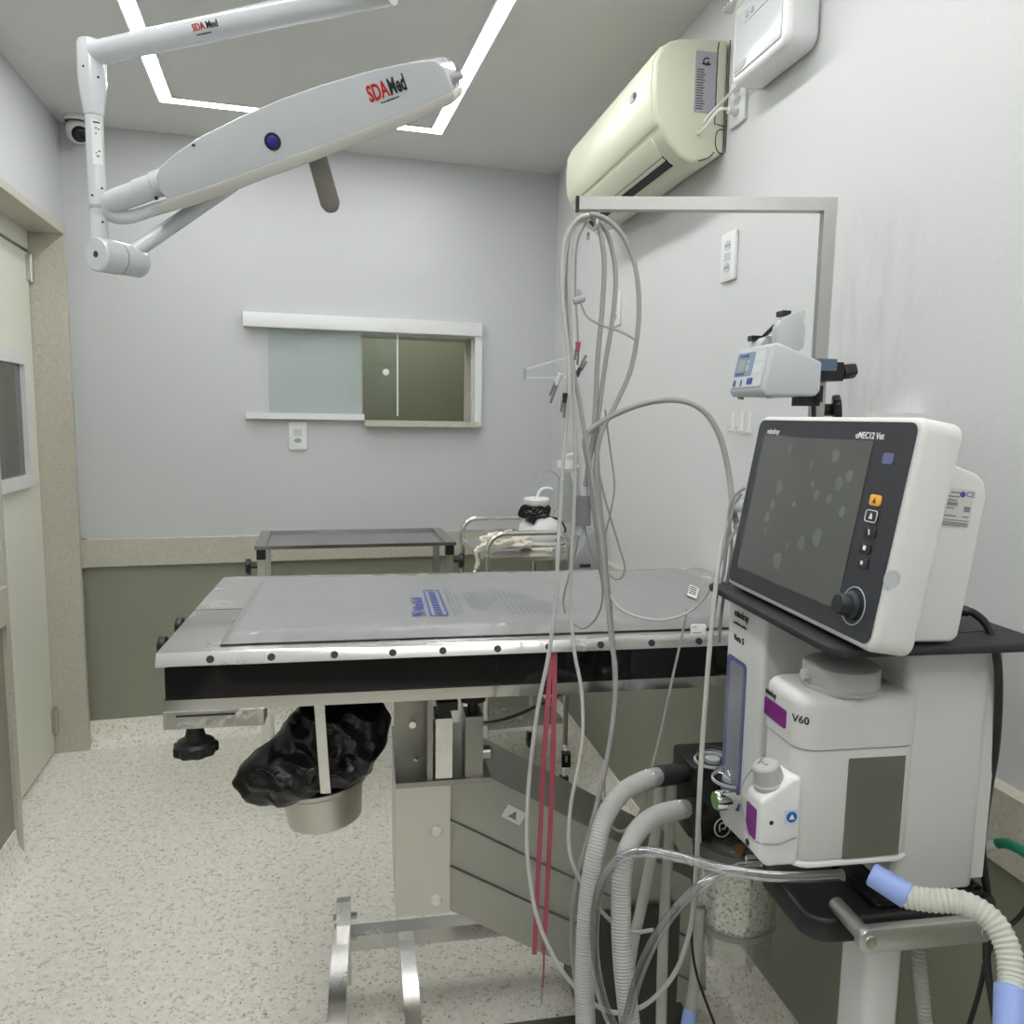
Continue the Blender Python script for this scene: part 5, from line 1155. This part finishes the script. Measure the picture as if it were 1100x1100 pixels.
# red strap, two strands and a dangling cord
st_ = thing('red_strap', 'long red fabric strap hanging over the front edge of the operating table', 'strap', P(583, 1025, 1.33))
for pts, nm in (([(592, 702), (588, 760), (583, 830), (581, 880), (577, 960), (574, 1025)], 'strand'), ([(596, 700), (595, 770), (593, 840), (590, 910), (587, 970), (584, 1020)], 'strand')):
    pp = crom(path(pts, {0: 1.372, 1: 1.36, 5: 1.36}), 6); mb = MB(); v = []; f = []
    for p in pp:
        for sx3, sz3 in ((-1, -1), (1, -1), (1, 1), (-1, 1)): v.append(p+R_*(sx3*.0042)+F_*(sz3*.0012))
    for i in range(len(pp)-1):
        for j in range(4): f.append((i*4+j, i*4+(j+1) % 4, i*4+4+(j+1) % 4, i*4+4+j))
    n_ = len(v); f += [(0, 1, 2, 3), (n_-1, n_-2, n_-3, n_-4)]; mb.add(v, f); bmesh.ops.recalc_face_normals(mb.bm, faces=mb.bm.faces); mb.build(nm, red_m, st_)
mb = MB(); mb.tube(path([(584, 1018), (584, 1040), (583, 1060)], 1.36), .0018, 6, 3); mb.build('tail_cord', red_m, st_)
mb = MB(); mb.tube(path([(588, 1048), (592, 1052), (600, 1053)], 1.36), .0012, 6, 3); mb.cyl(P(583, 1060, 1.36), P(582, 1078, 1.36), .003, .002, n=8); mb.build('tail_tip', grey_p, st_)

# cord with black plug hanging behind the table
pc0 = path([(610, 738), (608, 765), (607, 800)], 1.95)
pgt = thing('hanging_plug', 'black plug on a pale cord hanging below the far side of the table', 'plug', pc0[2])
mb = MB(); mb.tube([pc0[0]+EZ*.06]+pc0, .006, 10); mb.build('cord', cable_l, pgt)
mb = MB(frame(P(608, 815, 1.95), R_, EZ)); mb.box(-.011, .011, -.018, .016, -.011, .011, .003); pgb = mb.build('plug_body', black, pgt)
mb = MB(frame(P(608, 813, 1.95), R_, EZ)); mb.box(-.003, .003, -.008, .008, .0112, .0125, .001); mb.build('plug_pin', steel_m, pgb)

# corrugated breathing hoses
def hose(label, pts, D, r, cuff=None, m=hose_m, amp=.00045, pitch=.0040, start=None, group=None, cm=None):
    pp = path(pts, D)
    if start is not None: pp = [MM @ start] + pp
    t = thing('breathing_hose', label, 'hose', pp[-1], 0, 'breathing hoses of the machine')
    mb = MB(); mb.corrug(pp, r, amp, pitch); mb.build('corrugated_tube', m, t)
    for i in (cuff or []):
        a = pp[i]; b = pp[i+1] if i >= 0 and i+1 < len(pp) else pp[i-1]
        d = (b-a).normalized(); L = .035
        mb = MB(); mb.cyl(a-d*.004, a+d*L, r*1.12, r*1.2, n=20, ch=.002); mb.build('cuff', cm or clear_p, t)
    return t
hose('milky corrugated hose from the upper absorber port curving down, leftmost', [(690, 839), (668, 852), (650, 878), (640, 915), (633, 960), (629, 1010), (628, 1060), (630, 1110), (638, 1160)], {0: 1.17, 3: 1.10, 8: 1.05}, .0135, [0], start=PORT[0])
hose('milky corrugated hose from the lower absorber port curving down beside the first', [(718, 872), (698, 880), (680, 900), (669, 935), (667, 980), (669, 1030), (674, 1080), (680, 1130)], {0: 1.16, 3: 1.08, 7: 1.03}, .0138, [0], start=PORT[1])
pale = mat('pale_hose', (.50, .50, .46), .35, trans=.25, ior=1.15)
def tube_thing(label, pts, D, r, m, cat='tube', ends=None):
    pp = path(pts, D); t = thing('tube', label, cat, pp[-1])
    mb = MB(); mb.tube(pp, r, 14, 6); mb.build('tube_wall', m, t)
    for i, mm in (ends or []):
        a = pp[i]; b = pp[i-1] if i else pp[1]; d = (a-b).normalized()
        mb = MB(); mb.cyl(a-d*.004, a+d*.035, r*1.25, r*1.3, n=18, ch=.002); mb.build('end_cuff', mm, t)
    return t
tube_thing('pale tube slanting down behind the second milky hose', [(709, 838), (706, 880), (700, 920), (690, 970), (680, 1015), (673, 1070), (672, 1115)], {0: 1.27, 6: 1.18}, .0085, pale)
tube_thing('pale tube dropping straight down, right of the slanting one', [(722, 838), (719, 900), (715, 960), (712, 1020), (710, 1110)], {0: 1.28, 4: 1.22}, .0085, pale)
tube_thing('pale tube with a blue end cuff hanging below the clear canister', [(752, 975), (749, 1020), (745, 1060), (741, 1088)], {0: 1.25, 3: 1.22}, .0085, pale, ends=[(3, blue_c)])
# clear bent tube loop
pp = path([(905, 940), (870, 942), (825, 941), (780, 934), (735, 922), (695, 915), (665, 923), (646, 950), (638, 995), (640, 1040), (650, 1082), (663, 1108), (672, 1100), (684, 1055), (703, 1010), (730, 972), (762, 945), (792, 933), (815, 931)], {0: .93, 3: 1.02, 6: 1.06, 12: 1.02, 18: 1.04})
ctb = thing('clear_tube', 'clear glossy tube bent in a long loop from under the vaporizer', 'tube', pp[11])
mb = MB(); mb.tube(pp, .0068, 16, 8); mb.build('tube_wall', tube_m, ctb)
# large hose with blue cuffs at the lower right
pp = path([(935, 938), (972, 963), (1000, 967), (1035, 970), (1065, 988), (1082, 1018), (1087, 1050), (1086, 1075), (1085, 1110)], {0: .84, 1: .82, 5: .76, 8: .72})
bh = thing('breathing_hose', 'wide milky corrugated hose with blue cuffs at the lower right', 'hose', pp[-1], 0, 'breathing hoses of the machine')
mb = MB(); mb.corrug(pp[1:7]+[pp[7]], .0118, .0007, .0052); mb.build('corrugated_tube', mat('cream_hose', (.72, .73, .65), .35, trans=.25, ior=1.15), bh)
mb = MB(); mb.cyl(pp[0], pp[1].lerp(pp[2], .15), .0125, .0135, n=24, ch=.002); mb.build('blue_cuff', blue_c, bh)
d = (pp[8]-pp[7]).normalized(); mb = MB(); mb.cyl(pp[7]-d*.012, pp[8]+d*.01, .0145, .0138, n=24, ch=.002); mb.build('blue_cuff', blue_c, bh)
hose('narrow milky corrugated hose hanging behind the machine handle', [(986, 1000), (988, 1040), (992, 1080), (996, 1120)], {0: 1.0, 3: .98}, .0085, m=pale, amp=.0008, pitch=.005)
# black mains leads on the right and the green hose
pp = path([(1030, 655), (1045, 658), (1060, 672), (1070, 700), (1073, 740), (1070, 800), (1062, 850), (1055, 905), (1058, 940), (1062, 980), (1060, 1030), (1066, 1075), (1072, 1110)], {0: .93, 3: .91, 7: .97, 12: .98})
mc = thing('power_cord', 'thick black power cord from the monitor back running down the tower', 'cord', pp[-1])
mb = MB(); mb.tube(pp, .0046, 10, 6); mb.build('lead', black, mc)
d = (pp[1]-pp[0]).normalized(); mb = MB(); mb.cyl(pp[0]-d*.012, pp[0]+d*.012, .008, .006, n=14, ch=.002); mb.build('plug', black, mc)
cable('power_cord', 'thin black cord curving from the lower right edge to behind the handle', [(1112, 960), (1095, 985), (1072, 1005), (1060, 1030), (1052, 1065), (1040, 1105)], {0: .98, 5: 1.0}, .0030, black, 'cord')
g = [P(1052, 912, 1.0), P(1066, 907, .99), P(1080, 906, .97), P(1095, 912, .95), P(1112, 924, .93)]
gh = thing('green_hose', 'green gas hose with pale fitting at the tower back, right edge', 'hose', g[0])
mb = MB(); mb.tube(g[1:], .0062, 12); mb.build('rubber_hose', green_m, gh)
mb = MB(); mb.cyl(g[0], g[1].lerp(g[2], .4), .0066, n=14, ch=.001); mb.build('fitting', lgrey_p, gh)
mb = MB(); mb.cyl(P(1050, 922, 1.0), P(1050, 906, 1.0), .009, n=14, ch=.002); mb.build('green_collar', green_m, gh)

# ------------------------------------------------------------------ added fill light and world
def area(name, loc, size, e, col=(1, .98, .95), rot=(0, 0, 0)):
    l = bpy.data.lights.new(name, 'AREA'); l.shape = 'RECTANGLE'; l.size, l.size_y = size; l.energy = e; l.color = col
    o = bpy.data.objects.new(name, l); C.objects.link(o); o.location = loc; o.rotation_euler = rot; return o
area('neighbour_fill_light', (.55, YB+.55, 2.25), (.8, .5), NB)  # unseen fill, added to brighten the green room behind the opening
w = bpy.data.worlds.new('world'); sc.world = w; w.use_nodes = True
w.node_tree.nodes['Background'].inputs[0].default_value = (.5, .52, .55, 1); w.node_tree.nodes['Background'].inputs[1].default_value = .05
vs = sc.view_settings; vs.view_transform = 'Standard'; vs.look = 'None'; vs.gamma = 1; vs.use_curve_mapping = False; vs.exposure = EXPO
